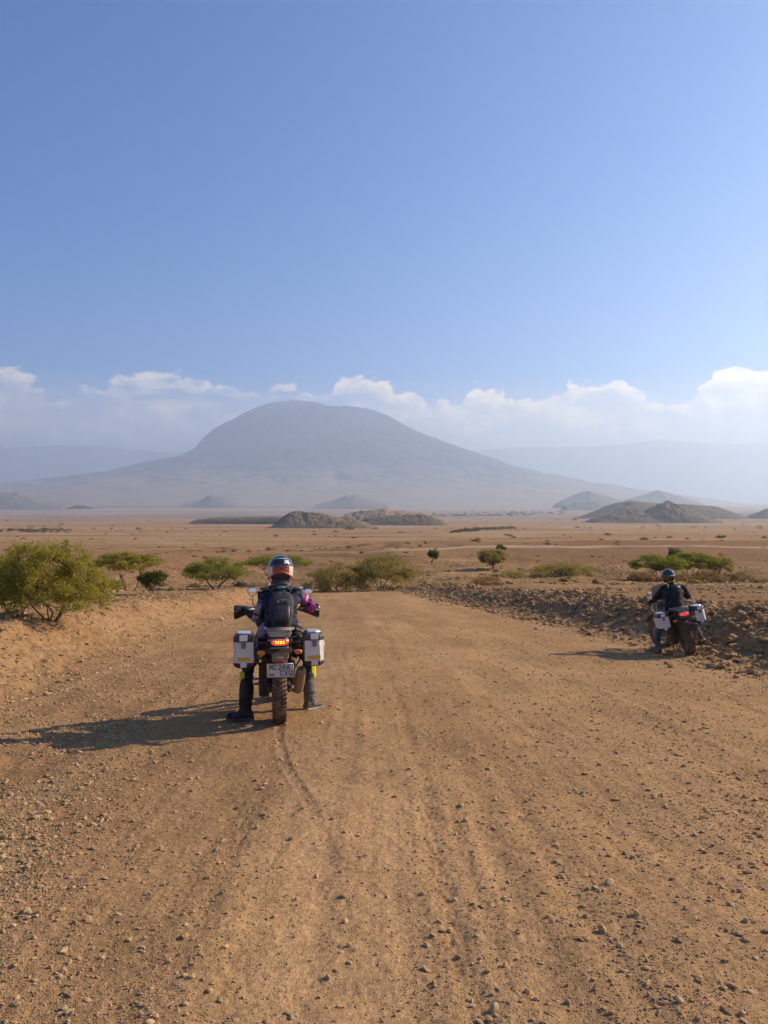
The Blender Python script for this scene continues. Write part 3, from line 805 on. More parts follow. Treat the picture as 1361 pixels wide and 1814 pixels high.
def scatter_gravel():
    r = np.random.RandomState(11)
    # on the road, evenly in the picture and thinner with distance
    N = 240000
    px = r.uniform(-260, 1620, N); py = 1052 + (1900 - 1052) * r.beta(1.0, 0.95, N)
    d = 1.45 / ((py - 885.2) / F - 0.095); d = np.clip(d, 1.6, 58)
    x = (px - 680.5) / F * d; y = d
    xr, xl = road_right(y), road_left(y)
    u = x - (xr + xl) / 2
    dens = 0.20 + 0.35 * sstep(-0.1, 0.5, fbm(u * 1.5 + 20, y * 0.08, 3, 61)) + 1.3 * sstep(-0.25, .35, fbm(x * 1.1, y * .8, 3, 62)) * sstep(-0.9, -2.2, x + .10 * y - .3) \
        + 0.50 * sstep(0.9, 2.6, x) * (0.5 + sstep(-.3, .4, fbm(x * 1.3, y * 1.1, 3, 63)))
    edge = np.maximum(np.exp(-((x - xr) / .7) ** 2), np.exp(-((x - xl) / .6) ** 2))
    dens = dens + 0.9 * edge
    lane = np.exp(-((x + 0.15 + 0.05 * (y - 3)) / .85) ** 2)
    dens = dens * (1 - 0.62 * lane)
    keep = r.rand(N) < dens * .62
    x, y, d, edge = x[keep], y[keep], d[keep], edge[keep]
    n = len(x)
    spx = 1.4 * (1 - r.rand(n)) ** (-1 / 2.8)
    spx = spx * (1 + .25 * sstep(-0.9, -2.2, x + .10 * y - .3))
    spx = np.minimum(spx, 9.0)
    w = np.minimum(spx * (0.0022 + d / F * .88), .05 + .05 * edge)
    w = np.maximum(w, .005)
    P1 = np.stack([x, y, H(x, y) + w * .10], 1); W1 = w
    # clods on the right bank
    N = 18000
    y = 9.0 * np.exp(r.uniform(0, 1.95, N)); s = np.where(r.rand(N) < .6, r.normal(1.7, .85, N), r.uniform(-.4, 4.0, N))
    x = road_right(y) + s
    w = .032 * (1 - r.rand(N)) ** (-1 / 1.8); w = np.minimum(w, .19) * (1 + (y - 10) * .008)
    P2 = np.stack([x, y, H(x, y) + w * .12], 1); W2 = w
    # crumbs of the left bank
    N = 17000
    y = 9.0 * np.exp(r.uniform(0, 1.7, N)); s = np.where(r.rand(N) < .5, r.normal(2.2, .5, N), r.uniform(-.3, 6.0, N))
    x = road_left(y) - s
    w = .018 * (1 - r.rand(N)) ** (-1 / 2.0); w = np.minimum(w, .12)
    P3 = np.stack([x, y, H(x, y) + w * .08], 1); W3 = w
    # stones on open ground to both sides and across the near valley
    N = 20000
    y = 14 * np.exp(r.uniform(0, 2.6, N)); t = r.uniform(-.56, .56, N); x = t * y
    ok = ((x < road_left(y) - 2.5) | (x > road_right(y) + 2.6) | (y > 62)) & (fbm(x * .12, y * .12, 3, 64) > -.15)
    x, y = x[ok], y[ok]
    w = (.035 + .0013 * y) * (1 - r.rand(len(x))) ** (-1 / 2.4); w = np.minimum(w, .55)
    P4 = np.stack([x, y, H(x, y) + w * .05], 1); W4 = w
    for nm, P, W, lab in (('gravel', P1, W1, 'loose pebbles and grit strewn over the dirt road'),
                          ('rubble', P2, W2, 'broken clods and small rocks heaped on the right bank'),
                          ('soil_crumbs', P3, W3, 'crumbs of dry soil on the left earth bank'),
                          ('scattered_stones', P4, W4, 'scattered brown stones on the open ground beyond the road')):
        n = len(P)
        S = W[:, None] / 2 * np.stack([r.uniform(.8, 1.2, n), r.uniform(.8, 1.2, n), r.uniform(.7, 1.15, n)], 1)
        rot = np.stack([r.uniform(-.5, .5, n), r.uniform(-.5, .5, n), r.uniform(0, 6.28, n)], 1)
        scatter_object(nm, P, S, rot, r.randint(0, len(PEBBLES), n), PEBBLES if nm == 'gravel' else CLODS, lab)
scatter_gravel()
# ---------------------------------------------------------------- trees and shrubs
def leaf_material(name, ca, cb, cc):
    m = bpy.data.materials.new(name); m.use_nodes = True
    N = NT(m.node_tree)
    co = N.n('ShaderNodeTexCoord').outputs['Object']
    att = N.n('ShaderNodeAttribute', attribute_name='tint').outputs['Fac']
    c = N.mix(att, ca, cb)
    c = N.mix(N.rng(N.noise(co, 1.3, 3, 0.6), 0.45, 0.7, 0, .6, True), c, cc)
    d = N.n('ShaderNodeBsdfDiffuse'); N.put(d.inputs[0], c)
    t = N.n('ShaderNodeBsdfTranslucent'); N.put(t.inputs[0], N.mix(1.0, c, (1.25, 1.2, .55), 'MULTIPLY'))
    mx = N.n('ShaderNodeMixShader'); mx.inputs[0].default_value = .38
    N.link(d.outputs[0], mx.inputs[1]); N.link(t.outputs[0], mx.inputs[2])
    o = N.n('ShaderNodeOutputMaterial'); N.link(mx.outputs[0], o.inputs[0])
    return m
LEAF_Y = leaf_material('leaf_yellow_green', (.27, .25, .055), (.40, .34, .085), (.19, .19, .045))
LEAF_G = leaf_material('leaf_green', (.19, .21, .045), (.28, .27, .065), (.12, .14, .035))
LEAF_O = leaf_material('leaf_olive', (.27, .22, .085), (.36, .29, .115), (.19, .165, .065))
LEAF_D = leaf_material('leaf_dark', (0.102, 0.114, 0.042), (0.144, 0.144, 0.054), (0.072, 0.078, 0.031))
TWIG = leaf_material('dry_twigs', (.23, .155, .09), (.31, .21, .125), (.16, .11, .07))
def bark_material():
    m, N, b = mat('bark', .95, .1)
    co = N.n('ShaderNodeTexCoord').outputs['Object']
    N.put(b.inputs['Base Color'], N.mix(N.noise(co, 14, 4, .6), (.10, .07, .045), (.21, .15, .10)))
    return m
BARK = bark_material()
m_, N_, b_ = mat('pale_bark', .95, .1); b_.inputs['Base Color'].default_value = (.36, .27, .18, 1); BARKP = m_

def tube_np(pts, rad, seg=5):
    pts = np.asarray(pts, float); n = len(pts)
    V = []; Fc = []
    tang = np.gradient(pts, axis=0); tang /= np.maximum(np.linalg.norm(tang, axis=1, keepdims=True), 1e-9)
    up = np.array([.3, .2, 1.0]) if abs(tang[0][2]) < .8 else np.array([1.0, .1, 0])
    for i in range(n):
        a = np.cross(tang[i], up); a /= np.linalg.norm(a); b = np.cross(tang[i], a)
        for k in range(seg):
            th = 2 * math.pi * k / seg
            V.append(pts[i] + rad[i] * (math.cos(th) * a + math.sin(th) * b))
    for i in range(n - 1):
        for k in range(seg):
            Fc.append((i * seg + k, i * seg + (k + 1) % seg, (i + 1) * seg + (k + 1) % seg, (i + 1) * seg + k))
    return V, Fc
def tree(name, label, x, y, h, rad, crown_lo, crown_hi, stems=1, clusters=60, per=70, leaf=.06, flat=.45, lm=None, seed=0, bark=None,
         group=None, category='tree', lean=(0, 0), fork=.45, trunk_r=None, rad_y=None, shape='umbrella', wisps=0, z=None):
    """h: height; rad: crown radius; crown_lo..crown_hi: crown heights; clusters of small leaves on branches that reach them."""
    r = np.random.RandomState(seed)
    lm = lm or LEAF_G; bark = bark or BARK
    z0 = float(H(np.array([x]), np.array([y]))[0]) if z is None else z
    root = bpy.data.objects.new(name, None); COL.objects.link(root); root.empty_display_size = .2
    root.location = (x, y, z0 - .03)
    root['label'] = label; root['category'] = category
    if group: root['group'] = group
    rad_y = rad_y or rad
    tips = []
    while len(tips) < clusters:
        a = r.uniform(0, 2 * math.pi); q = math.sqrt(r.uniform(0, 1)) ** .9
        wob = 1 + .22 * math.sin(a * 2 + seed) + .14 * math.sin(a * 5 + seed * 2)
        tx, ty = rad * q * math.cos(a) * wob, rad_y * q * math.sin(a) * wob
        if shape == 'umbrella':
            top = crown_hi - (crown_hi - crown_lo) * .55 * q ** 2.6
            bot = crown_lo + (crown_hi - crown_lo) * .25 * q ** 2
            tz = top - (top - bot) * r.uniform(0, 1) ** 1.7
        elif shape == 'round':
            hh = (crown_hi - crown_lo) / 2; mid = (crown_hi + crown_lo) / 2
            s = math.sqrt(max(0, 1 - q * q))
            tz = mid + hh * s * r.uniform(-.9, 1) + hh * .1 * r.normal()
        else:  # mound
            top = crown_lo + (crown_hi - crown_lo) * math.sqrt(max(0.02, 1 - q ** 2.4))
            tz = crown_lo + (top - crown_lo) * r.uniform(0, 1) ** .6
        tips.append((tx + lean[0], ty + lean[1], tz))
    tips = np.array(tips)
    tr = trunk_r or h * .028
    TV, TF = [], []
    def add(pts, rd, seg=5):
        o = len(TV); v, f = tube_np(pts, rd, seg); TV.extend(v); TF.extend([tuple(i + o for i in q) for q in f])
    forks = []
    for s in range(stems):
        a = 2 * math.pi * s / stems + r.uniform(-.4, .4)
        spread = 0 if stems == 1 else rad * .42
        f = np.array([math.cos(a) * spread + lean[0] * .5, math.sin(a) * spread * .8 + lean[1] * .5, h * fork * r.uniform(.85, 1.15)])
        b = np.array([math.cos(a) * .06 * h, math.sin(a) * .06 * h, 0]) if stems > 1 else np.zeros(3)
        m1 = b + (f - b) * .5 + np.array([r.uniform(-.06, .06) * h, r.uniform(-.06, .06) * h, 0])
        add([b, (b + m1) / 2 + r.normal(0, .012 * h, 3) * [1, 1, 0], m1, f], [tr * 1.15, tr * .95, tr * .85, tr * .7], 7)
        forks.append(f)
    forks = np.array(forks)
    # limbs gather neighbouring tips, twigs go on from the limbs
    nl = max(4, clusters // 9)
    hubs = tips[r.choice(len(tips), nl, replace=False)]
    hubpos = []
    for hb in hubs:
        f = forks[np.argmin(((forks[:, :2] - hb[:2]) ** 2).sum(1))]
        e = f + (hb - f) * .68; e[2] = min(e[2], hb[2] - .06 * h)
        m1 = f + (e - f) * .45 + np.array([0, 0, -.02 * h]) + r.normal(0, .02 * h, 3)
        add([f, m1, e], [tr * .6, tr * .42, tr * .26], 5); hubpos.append(e)
    hubpos = np.array(hubpos)
    for tp in tips:
        e = hubpos[np.argmin(((hubpos - tp) ** 2).sum(1))]
        m1 = e + (tp - e) * .5 + r.normal(0, .015 * h, 3)
        add([e, m1, tp], [tr * .24, tr * .15, tr * .06], 4)
    me = mesh_from('trunk', np.array(TV), np.array(TF), [bark])
    link('trunk', me, root)
    # leaves: narrow blades spread along short sprays in each cluster
    n = clusters * per
    ci = np.repeat(np.arange(clusters), per)
    crad = (rad + rad_y) / 2 * 1.75 / math.sqrt(clusters)
    dirs = r.normal(size=(n, 3)); dirs /= np.linalg.norm(dirs, axis=1, keepdims=True)
    rr_ = r.uniform(.05, 1, n) ** .5
    off = dirs * rr_[:, None] * crad * np.array([1, 1, flat])
    off *= (1 + .5 * vnoise(ci * 7.7, ci * 0., 3)[:, None])
    P = tips[ci] + off
    if wisps:
        k = r.rand(n) < wisps
        P[k] = tips[ci][k] + off[k] * r.uniform(1, 2.1, (k.sum(), 1)) * np.array([1, 1, 1.6])
    out = dirs * .6 + r.normal(0, .6, (n, 3)); out /= np.linalg.norm(out, axis=1, keepdims=True)
    side = np.cross(out, r.normal(size=(n, 3))); side /= np.linalg.norm(side, axis=1, keepdims=True)
    L = leaf * r.uniform(.6, 1.6, n)[:, None]; Wd = L * .34
    a = P - out * L; b = P + side * Wd; c = P + out * L; d = P - side * Wd
    V = np.stack([a, b, c, d], 1).reshape(-1, 3)
    Fq = np.arange(n * 4).reshape(-1, 4)
    me = mesh_from('crown', V, Fq, [lm], False)
    at = me.attributes.new('tint', 'FLOAT', 'POINT')
    tint = np.clip(r.uniform(.2, .8, n) + .35 * (vnoise(ci * 3.1, ci * 0., 9) - .5) * 2, 0, 1)
    at.data.foreach_set('value', np.repeat(tint, 4).astype(np.float32))
    link('crown', me, root)
    return root
def px_tree(px, y, w_px, top_py, lo_py, name='acacia_tree', base_py=None, **kw):
    """size a tree from its picture columns and rows at distance y"""
    x = column_x(px, y)
    z0 = float(H(np.array([x]), np.array([y]))[0])
    zz = lambda p: CAM_Z + (885.2 - p) / F * y - z0
    kw.setdefault('h', zz(top_py))
    return tree(name, x=x, y=y, rad=w_px / 2 / F * y, crown_lo=zz(lo_py), crown_hi=zz(top_py), **kw)

px_tree(88, 16.6, 222, 955, 1074, 'acacia_bush', label='big feathery yellow-green thorn bush on the left bank at the picture edge', category='bush', clusters=250, per=130, leaf=.026, flat=.75,
        lm=LEAF_Y, seed=3, stems=5, shape='mound', fork=.3, trunk_r=.022, wisps=.12, lean=(-.12, 0), rad_y=1.0)
px_tree(32, 17.6, 130, 985, 1062, 'acacia_bush', label='thorn bush cut by the left picture edge, against the big yellow-green one', category='bush', clusters=100, per=120, leaf=.028, flat=.7,
        lm=LEAF_G, seed=5, stems=3, shape='mound', fork=.3, trunk_r=.02, wisps=.1)
px_tree(226, 55, 98, 980, 1008, label='flat-topped acacia with bare dark stems right of the big bush', clusters=70, per=120, leaf=.075, flat=.35, lm=LEAF_Y, seed=8, stems=3, fork=.42, trunk_r=.05)
px_tree(272, 39, 44, 1006, 1044, 'dark_bush', label='small dark upright bush on the left verge below the flat-topped acacia', category='bush', clusters=60, per=90, leaf=.045, flat=.8, lm=LEAF_D, seed=9, stems=3,
        shape='round', fork=.25, trunk_r=.02)
px_tree(186, 60, 62, 1016, 1062, 'low_shrub', label='low green shrub half hidden behind the left verge', category='shrub', clusters=40, per=90, leaf=.07, flat=.6, lm=LEAF_G, seed=10, stems=3, shape='mound', fork=.3)
px_tree(382, 72, 104, 990, 1028, label='bright green acacia left of the near rider', clusters=75, per=130, leaf=.085, flat=.5, lm=LEAF_G, seed=12, stems=2, fork=.35, trunk_r=.085)
px_tree(487, 84, 100, 985, 1005, label='flat green acacia whose crown shows on both sides of the near helmet', clusters=60, per=110, leaf=.09, flat=.35, lm=LEAF_G, seed=14, stems=2, fork=.5, trunk_r=.07)
px_tree(600, 66.5, 100, 1000, 1044, 'thorn_shrub', label='olive thorn shrub at the road crest just right of the near rider', category='shrub', clusters=70, per=110, leaf=.08, flat=.55, lm=LEAF_O, seed=15, stems=4, shape='mound', fork=.3, trunk_r=.04)
px_tree(676, 68, 134, 984, 1030, 'thorn_shrub', label='wide olive shrub with pale slanting stems behind the road crest', category='shrub', clusters=120, per=130, leaf=.075, flat=.45, lm=LEAF_O, seed=16, stems=5, bark=BARKP,
        shape='mound', fork=.42, trunk_r=.05)
px_tree(765, 150, 20, 972, 990, 'small_tree', label='small leaning tree alone on the slope right of the wide olive shrub', clusters=26, per=60, leaf=.15, flat=.8, lm=LEAF_D, seed=17, shape='round', trunk_r=.12, lean=(.4, 0))
px_tree(874, 112, 50, 973, 1001, 'round_tree', label='round-crowned tree with a single trunk and a long shadow', clusters=60, per=110, leaf=.12, flat=.7, lm=LEAF_O, seed=18, shape='round', trunk_r=.14, fork=.4)
px_tree(887, 205, 15, 965, 973, 'small_bush', label='tiny dark bush just above the round-crowned tree', category='bush', clusters=16, per=50, leaf=.2, flat=.5, lm=LEAF_D, seed=19, shape='mound', stems=2)
px_tree(1000, 98, 98, 997, 1018, 'low_shrub', label='low spreading green shrub in the open ground left of the far rider', category='shrub', clusters=70, per=90, leaf=.10, flat=.4, lm=LEAF_O, seed=20, stems=4, shape='mound', fork=.3)
px_tree(910, 92, 46, 1010, 1026, 'low_shrub', label='low faded shrub below and right of the round-crowned tree', category='shrub', clusters=26, per=60, leaf=.09, flat=.4, lm=LEAF_O, seed=21, stems=3, shape='mound', fork=.3)
px_tree(1172, 80, 92, 984, 1012, label='left half of the flat-topped acacia pair behind the far rider', clusters=80, per=120, leaf=.09, flat=.3, lm=LEAF_G, seed=22, stems=4, fork=.45, bark=BARKP, trunk_r=.06)
px_tree(1226, 83, 90, 980, 1008, label='right half of the flat-topped acacia pair behind the far rider', clusters=80, per=120, leaf=.09, flat=.3, lm=LEAF_G, seed=23, stems=4, fork=.45, bark=BARKP, trunk_r=.06)
px_tree(1278, 84, 44, 983, 1018, 'thorn_shrub', label='upright olive shrub at the right end of the acacia pair', category='shrub', clusters=45, per=100, leaf=.09, flat=.7, lm=LEAF_O, seed=24, stems=3, shape='round', fork=.3)
px_tree(1198, 150, 26, 968, 990, 'small_tree', label='dark treetop peeping over the acacia pair', clusters=24, per=70, leaf=.16, flat=.5, lm=LEAF_D, seed=25, shape='mound', stems=2)
px_tree(1308, 78, 46, 1013, 1034, 'dry_bush', label='dry brown bush right of the acacia pair', category='bush', clusters=40, per=60, leaf=.08, flat=.6, lm=TWIG, seed=26, stems=4, shape='mound', fork=.3)
for k, (px, y, w, t, b, lab) in enumerate([(1140, 76, 60, 1016, 1036, 'dry twiggy scrub left of the far rider\'s helmet'), (1200, 74, 70, 1014, 1038, 'dry twiggy scrub right behind the far rider'),
                                           (1258, 75, 70, 1012, 1036, 'dry twiggy scrub under the upright olive shrub')]):
    px_tree(px, y, w, t, b, 'dry_scrub', label=lab, category='scrub', clusters=70, per=45, leaf=.10, flat=.8, lm=TWIG, seed=30 + k, stems=6, shape='mound', fork=.3, bark=BARKP, trunk_r=.02)
px_tree(860, 60, 60, 1022, 1042, 'dry_scrub', label='dry scrub on the back of the rubble bank left of the middle', category='scrub', clusters=40, per=40, leaf=.07, flat=.7, lm=TWIG, seed=35, stems=5, shape='mound', fork=.3, trunk_r=.02)

# small bushes scattered on the slopes: a few singly, the rest as ground cover
def bush_mesh(name, seed, lm, n=220, leaf=.16):
    r = np.random.RandomState(seed)
    d = r.normal(size=(n, 3)); d /= np.linalg.norm(d, axis=1, keepdims=True); d[:, 2] = np.abs(d[:, 2]) * .9
    P = d * r.uniform(.4, 1, n)[:, None] * (1 + .3 * np.sin(d[:, :1] * 5 + seed))
    out = r.normal(size=(n, 3)); out /= np.linalg.norm(out, axis=1, keepdims=True)
    side = np.cross(out, d + .01); side /= np.linalg.norm(side, axis=1, keepdims=True)
    L = leaf * r.uniform(.6, 1.5, n)[:, None]
    V = np.stack([P - out * L, P + side * L * .5, P + out * L, P - side * L * .5], 1).reshape(-1, 3)
    me = mesh_from(name, V, np.arange(n * 4).reshape(-1, 4), [lm], False)
    at = me.attributes.new('tint', 'FLOAT', 'POINT'); at.data.foreach_set('value', np.repeat(r.rand(n), 4).astype(np.float32))
    return me
BUSHES = [bush_mesh('bush_shape', 1, LEAF_D), bush_mesh('bush_shape', 2, LEAF_O), bush_mesh('bush_shape', 3, TWIG), bush_mesh('bush_shape', 4, LEAF_D)]
for px, py, w, lab in [(414, 977, 12, 'dark dot-like bush on the brown slope above the bright green acacia'), (640, 980, 10, 'small dark bush above the wide olive shrub'),
                       (970, 965, 14, 'flat-topped little bush near the pale track'), (985, 966, 8, 'low bush beside the little flat-topped one by the track'),
                       (1218, 955, 8, 'small bush on the edge of the brown terrace above the far rider'), (1276, 953, 16, 'wider dark bush on the edge of the brown terrace at the right'),
                       (1283, 951, 8, 'small bush behind the wider one on the terrace edge'), (1355, 953, 10, 'bush on the terrace edge at the right picture border'),
                       (744, 968, 9, 'tiny bush beside the small leaning tree'), (240, 955, 7, 'tiny far bush on the left plain'),
                       (1243, 1045, 10, 'low dark clump on the open ground right of the far helmet'), (1000, 1030, 20, 'low dry clump behind the rubble bank')]:
    x, y, z = hit(px, py)
    o = link('small_bush', BUSHES[abs(px) % 4], label=lab, category='bush')
    s = w / 2 / F * y
    o.scale = (s, s, s * .9); o.location = (x, y, z - s * .08); o.rotation_euler = (0, 0, px)
def scatter_scrub():
    r = np.random.RandomState(21)
    N = 1900
    y = 64 * np.exp(r.uniform(0, 3.9, N)); t = r.uniform(-.56, .56, N); x = t * y
    ok = (fbm(t * 14, np.log(y) * 9, 3, 91) > .02) & ~((y > 120) & (y < 330) & (r.rand(N) < .80) & (t > .08))
    ok &= ~((y > 330) & (r.rand(N) < .6))
    x, y = x[ok], y[ok]; n = len(x)
    w = (.10 + .0022 * y ** .92) * (1 - r.rand(n)) ** (-1 / 2.6); w = np.minimum(w, .5 + .006 * y)
    P = np.stack([x, y, H(x, y)], 1)
    S = w[:, None] * np.stack([r.uniform(.8, 1.4, n), r.uniform(.8, 1.4, n), r.uniform(.4, .8, n)], 1)
    scatter_object('scrub', P, S, np.stack([0 * w, 0 * w, r.uniform(0, 6, n)], 1), r.choice([0, 1, 2, 2, 2], n), BUSHES, 'sparse low scrub dotted over the dry slopes and plain')
    # dry grass tufts on the verges behind the banks
    N = 2600
    y = 14 * np.exp(r.uniform(0, 1.6, N)); t = r.uniform(-.55, .55, N); x = t * y
    ok = ((x < road_left(y) - 3.2) | (x > road_right(y) + 3.2)) & (fbm(x * .3, y * .3, 3, 92) > .12)
    x, y = x[ok], y[ok]; n = len(x)
    w = r.uniform(.04, .14, n)
    scatter_object('dry_grass', np.stack([x, y, H(x, y)], 1), np.stack([w, w, w * .9], 1), np.stack([0 * w, 0 * w, r.uniform(0, 6, n)], 1), np.full(n, 2), BUSHES, 'tufts of dry grass on the verges')
    # green thicket and tree line far out
    def strip(px0, px1, py0, py1, n, wpx, lab, pick):
        px = r.uniform(px0, px1, n); k = (px - px0) / (px1 - px0); py = py0 + (py1 - py0) * k + r.normal(0, 1.3, n)
        d = np.interp(py, [887, 890, 893, 900, 915, 932, 940, 957][::1], [22000, 17000, 9000, 4300, 1900 * 2, 1800, 900, 420])
        x = (px - 680.5) / F * d
        w = wpx / 2 / F * d * r.uniform(.5, 1.3, n)
        scatter_object('thicket', np.stack([x, d, H(x, d)], 1), np.stack([w * 1.5, w * 1.5, w * .7], 1), np.stack([0 * w, 0 * w, r.uniform(0, 6, n)], 1), np.full(n, pick), BUSHES, lab)
    strip(800, 912, 941, 933, 170, 7, 'narrow green thicket along a dry river on the plain right of the middle', 0)
    strip(-20, 125, 938, 939, 120, 6, 'dark far tree line at the left edge of the plain', 0)
    strip(690, 1000, 902, 898, 120, 6, 'faint far tree line across the plain below the volcano', 0)
scatter_scrub()
# ---------------------------------------------------------------- mesh builder for made things
class MB:
    def __init__(s): s.V = []; s.F = []; s.S = []
    def _add(s, v, f, smooth):
        o = len(s.V); s.V += [tuple(p) for p in v]; s.F += [tuple(i + o for i in q) for q in f]; s.S += [smooth] * len(f)
        return s
    def tube(s, pts, rad, seg=8, cap=True, smooth=True):
        pts = np.asarray(pts, float); n = len(pts)
        if np.isscalar(rad): rad = [rad] * n
        v, f = tube_np(pts, rad, seg)
        if cap:
            f = f + [tuple(range(seg))[::-1], tuple(range((n - 1) * seg, n * seg))]
        return s._add(v, f, smooth)
    def box(s, c, d, rot=None, bev=0.0, taper=(1, 1), smooth=False):
        """box of size d centred at c, chamfered edges, taper scales x,y of the lower face"""
        bm = bmesh.new(); bmesh.ops.create_cube(bm, size=1)
        for v in bm.verts:
            k = taper if v.co.z < 0 else (1, 1)
            v.co = Vector((v.co.x * d[0] * k[0], v.co.y * d[1] * k[1], v.co.z * d[2]))
        if bev: bmesh.ops.bevel(bm, geom=bm.edges[:], offset=bev, segments=2, affect='EDGES', profile=.5)
        M = Matrix.Translation(Vector(c)) @ (rot.to_matrix().to_4x4() if rot is not None else Matrix())
        bm.transform(M)
        bm.verts.index_update()
        s._add([v.co[:] for v in bm.verts], [[v.index for v in f.verts] for f in bm.faces], smooth); bm.free()
        return s
    def hull(s, pts, bev=0.0, smooth=False):
        bm = bmesh.new()
        for p in pts: bm.verts.new(p)
        bmesh.ops.convex_hull(bm, input=bm.verts[:])
        for v in [v for v in bm.verts if not v.link_faces]: bm.verts.remove(v)
        bmesh.ops.dissolve_limit(bm, angle_limit=.02, verts=bm.verts[:], edges=bm.edges[:])
        if bev: bmesh.ops.bevel(bm, geom=bm.edges[:], offset=bev, segments=2, affect='EDGES', profile=.5)
        bm.verts.index_update()
        s._add([v.co[:] for v in bm.verts], [[v.index for v in f.verts] for f in bm.faces], smooth); bm.free()
        return s
    def loft(s, rings, smooth=True, cap=True):
        """rings: list of (k,3) point arrays with equal k"""
        k = len(rings[0]); v = [p for r in rings for p in r]; f = []
        for i in range(len(rings) - 1):
            for j in range(k):
                f.append((i * k + j, i * k + (j + 1) % k, (i + 1) * k + (j + 1) % k, (i + 1) * k + j))
        if cap: f += [tuple(range(k))[::-1], tuple(range((len(rings) - 1) * k, len(rings) * k))]
        return s._add(v, f, smooth)
    def ellipse_loft(s, secs, seg=16, axis='z', smooth=True, power=2.0):
        """secs: (cx, cy, cz, rx, ry) rings stacked; axis is the stacking axis"""
        rings = []
        for cx, cy, cz, a, b in secs:
            r = []
            for k in range(seg):
                t = 2 * math.pi * k / seg; ct, st = math.cos(t), math.sin(t)
                u = math.copysign(abs(ct) ** (2 / power), ct) * a; w = math.copysign(abs(st) ** (2 / power), st) * b
                r.append((cx + u, cy + w, cz) if axis == 'z' else (cx + u, cy, cz + w) if axis == 'y' else (cx, cy + u, cz + w))
            rings.append(r)
        return s.loft(rings, smooth)
    def disc_x(s, c, r, w, seg=24, smooth=False):
        """short cylinder whose axis is x"""
        v = [(c[0] - w / 2, c[1] + r * math.cos(2 * math.pi * k / seg), c[2] + r * math.sin(2 * math.pi * k / seg)) for k in range(seg)]
        v += [(c[0] + w / 2, p[1], p[2]) for p in v[:seg]]
        f = [(k, (k + 1) % seg, seg + (k + 1) % seg, seg + k) for k in range(seg)] + [tuple(range(seg))[::-1], tuple(range(seg, 2 * seg))]
        return s._add(v, f, smooth)
    def revolve_x(s, prof, c, seg=48, smooth=True):
        """prof: (x, radius) closed ring turned round the x axis through c"""
        k = len(prof); v = []; f = []
        for i in range(seg):
            t = 2 * math.pi * i / seg
            for x, r in prof: v.append((c[0] + x, c[1] + r * math.cos(t), c[2] + r * math.sin(t)))
        for i in range(seg):
            i2 = (i + 1) % seg
            for j in range(k):
                j2 = (j + 1) % k
                f.append((i * k + j, i * k + j2, i2 * k + j2, i2 * k + j))
        return s._add(v, f, smooth)
    def mesh(s, name, m):
        me = bpy.data.meshes.new(name); me.from_pydata(s.V, [], s.F)
        me.polygons.foreach_set('use_smooth', [bool(q) for q in s.S])
        me.materials.append(m); me.update()
        return me
    def build(s, name, m, parent, **props):
        return link(name, s.mesh(name, m), parent, **props)

def paint(name, col, rough=.5, metal=0.0, dust=.35, spec=.5, coat=0.0, dustcol=(.42, .28, .16)):
    m, N, b = mat(name, rough, spec)
    b.inputs['Metallic'].default_value = metal
    co = N.n('ShaderNodeTexCoord').outputs['Object']
    f = N.math('ADD', N.math('MULTIPLY', N.noise(co, 9, 5, .65), .7), N.math('MULTIPLY', N.noise(co, 60, 3, .6), .3))
    k = N.math('MULTIPLY', N.rng(f, .40, .68, .15, 1.0, True), dust)
    N.put(b.inputs['Base Color'], N.mix(k, col, dustcol))
    N.put(b.inputs['Roughness'], N.math('ADD', N.math('MULTIPLY', k, .5), rough, clamp=True))
    if metal: N.put(b.inputs['Metallic'], N.math('SUBTRACT', metal, k, clamp=True))
    if coat: b.inputs['Coat Weight'].default_value = coat
    return m
M_BLACK = paint('black_plastic', (.018, .018, .02), .5, dust=.22)
M_RUBBER = paint('rubber_dusty', (.06, .045, .03), .9, dust=.95, dustcol=(.34, .22, .12))
M_MUD = paint('dirty_plastic', (.03, .026, .022), .8, dust=.55, dustcol=(.23, .15, .09))
M_STEEL = paint('steel', (.42, .41, .40), .38, metal=.9, dust=.4)
M_DSTEEL = paint('dusty_steel', (.22, .19, .16), .5, metal=.6, dust=.75, dustcol=(.30, .20, .12))
M_FRAME = paint('frame_black', (.02, .02, .02), .4, dust=.3)
M_ENGINE = paint('engine', (.06, .055, .05), .5, metal=.5, dust=.6, dustcol=(.24, .16, .10))
M_ALU = paint('aluminium', (.74, .72, .66), .5, metal=.2, dust=.30, dustcol=(.46, .36, .26))
M_ALUB = paint('aluminium_edge', (.80, .80, .80), .34, metal=.6, dust=.10)
M_LID = paint('lid_black', (.035, .033, .034), .42, dust=.22)
M_GLASS = paint('lens_clear', (.5, .5, .5), .15, dust=.1)
M_WHITE = paint('white_panel', (.62, .62, .60), .4, dust=.2)
M_SEAT = paint('seat_vinyl', (.03, .03, .032), .6, dust=.3)
M_YEL = paint('yellow_sticker', (.80, .40, .02), .5, dust=.06)
M_PLATE = paint('plate', (.62, .57, .50), .5, dust=.25)
M_INK = paint('plate_ink', (.03, .028, .026), .6, dust=.12)
M_REFL = paint('red_reflector', (.45, .02, .02), .25, dust=.08)
M_TAN = paint('screen_tan', (.62, .48, .37), .25, dust=.3)
M_GREEN = paint('plate_green', (.10, .32, .10), .5, dust=.1)
M_PURPLEP = paint('plate_purple', (.30, .10, .16), .5, dust=.2)
def glow(name, col, base, strength):
    m, N, b = mat(name, .2, .5)
    b.inputs['Base Color'].default_value = (*base, 1)
    b.inputs['Emission Color'].default_value = (*col, 1); b.inputs['Emission Strength'].default_value = strength
    return m
M_TAIL = glow('tail_red', (1, .035, .01), (.5, .02, .01), 1.15)
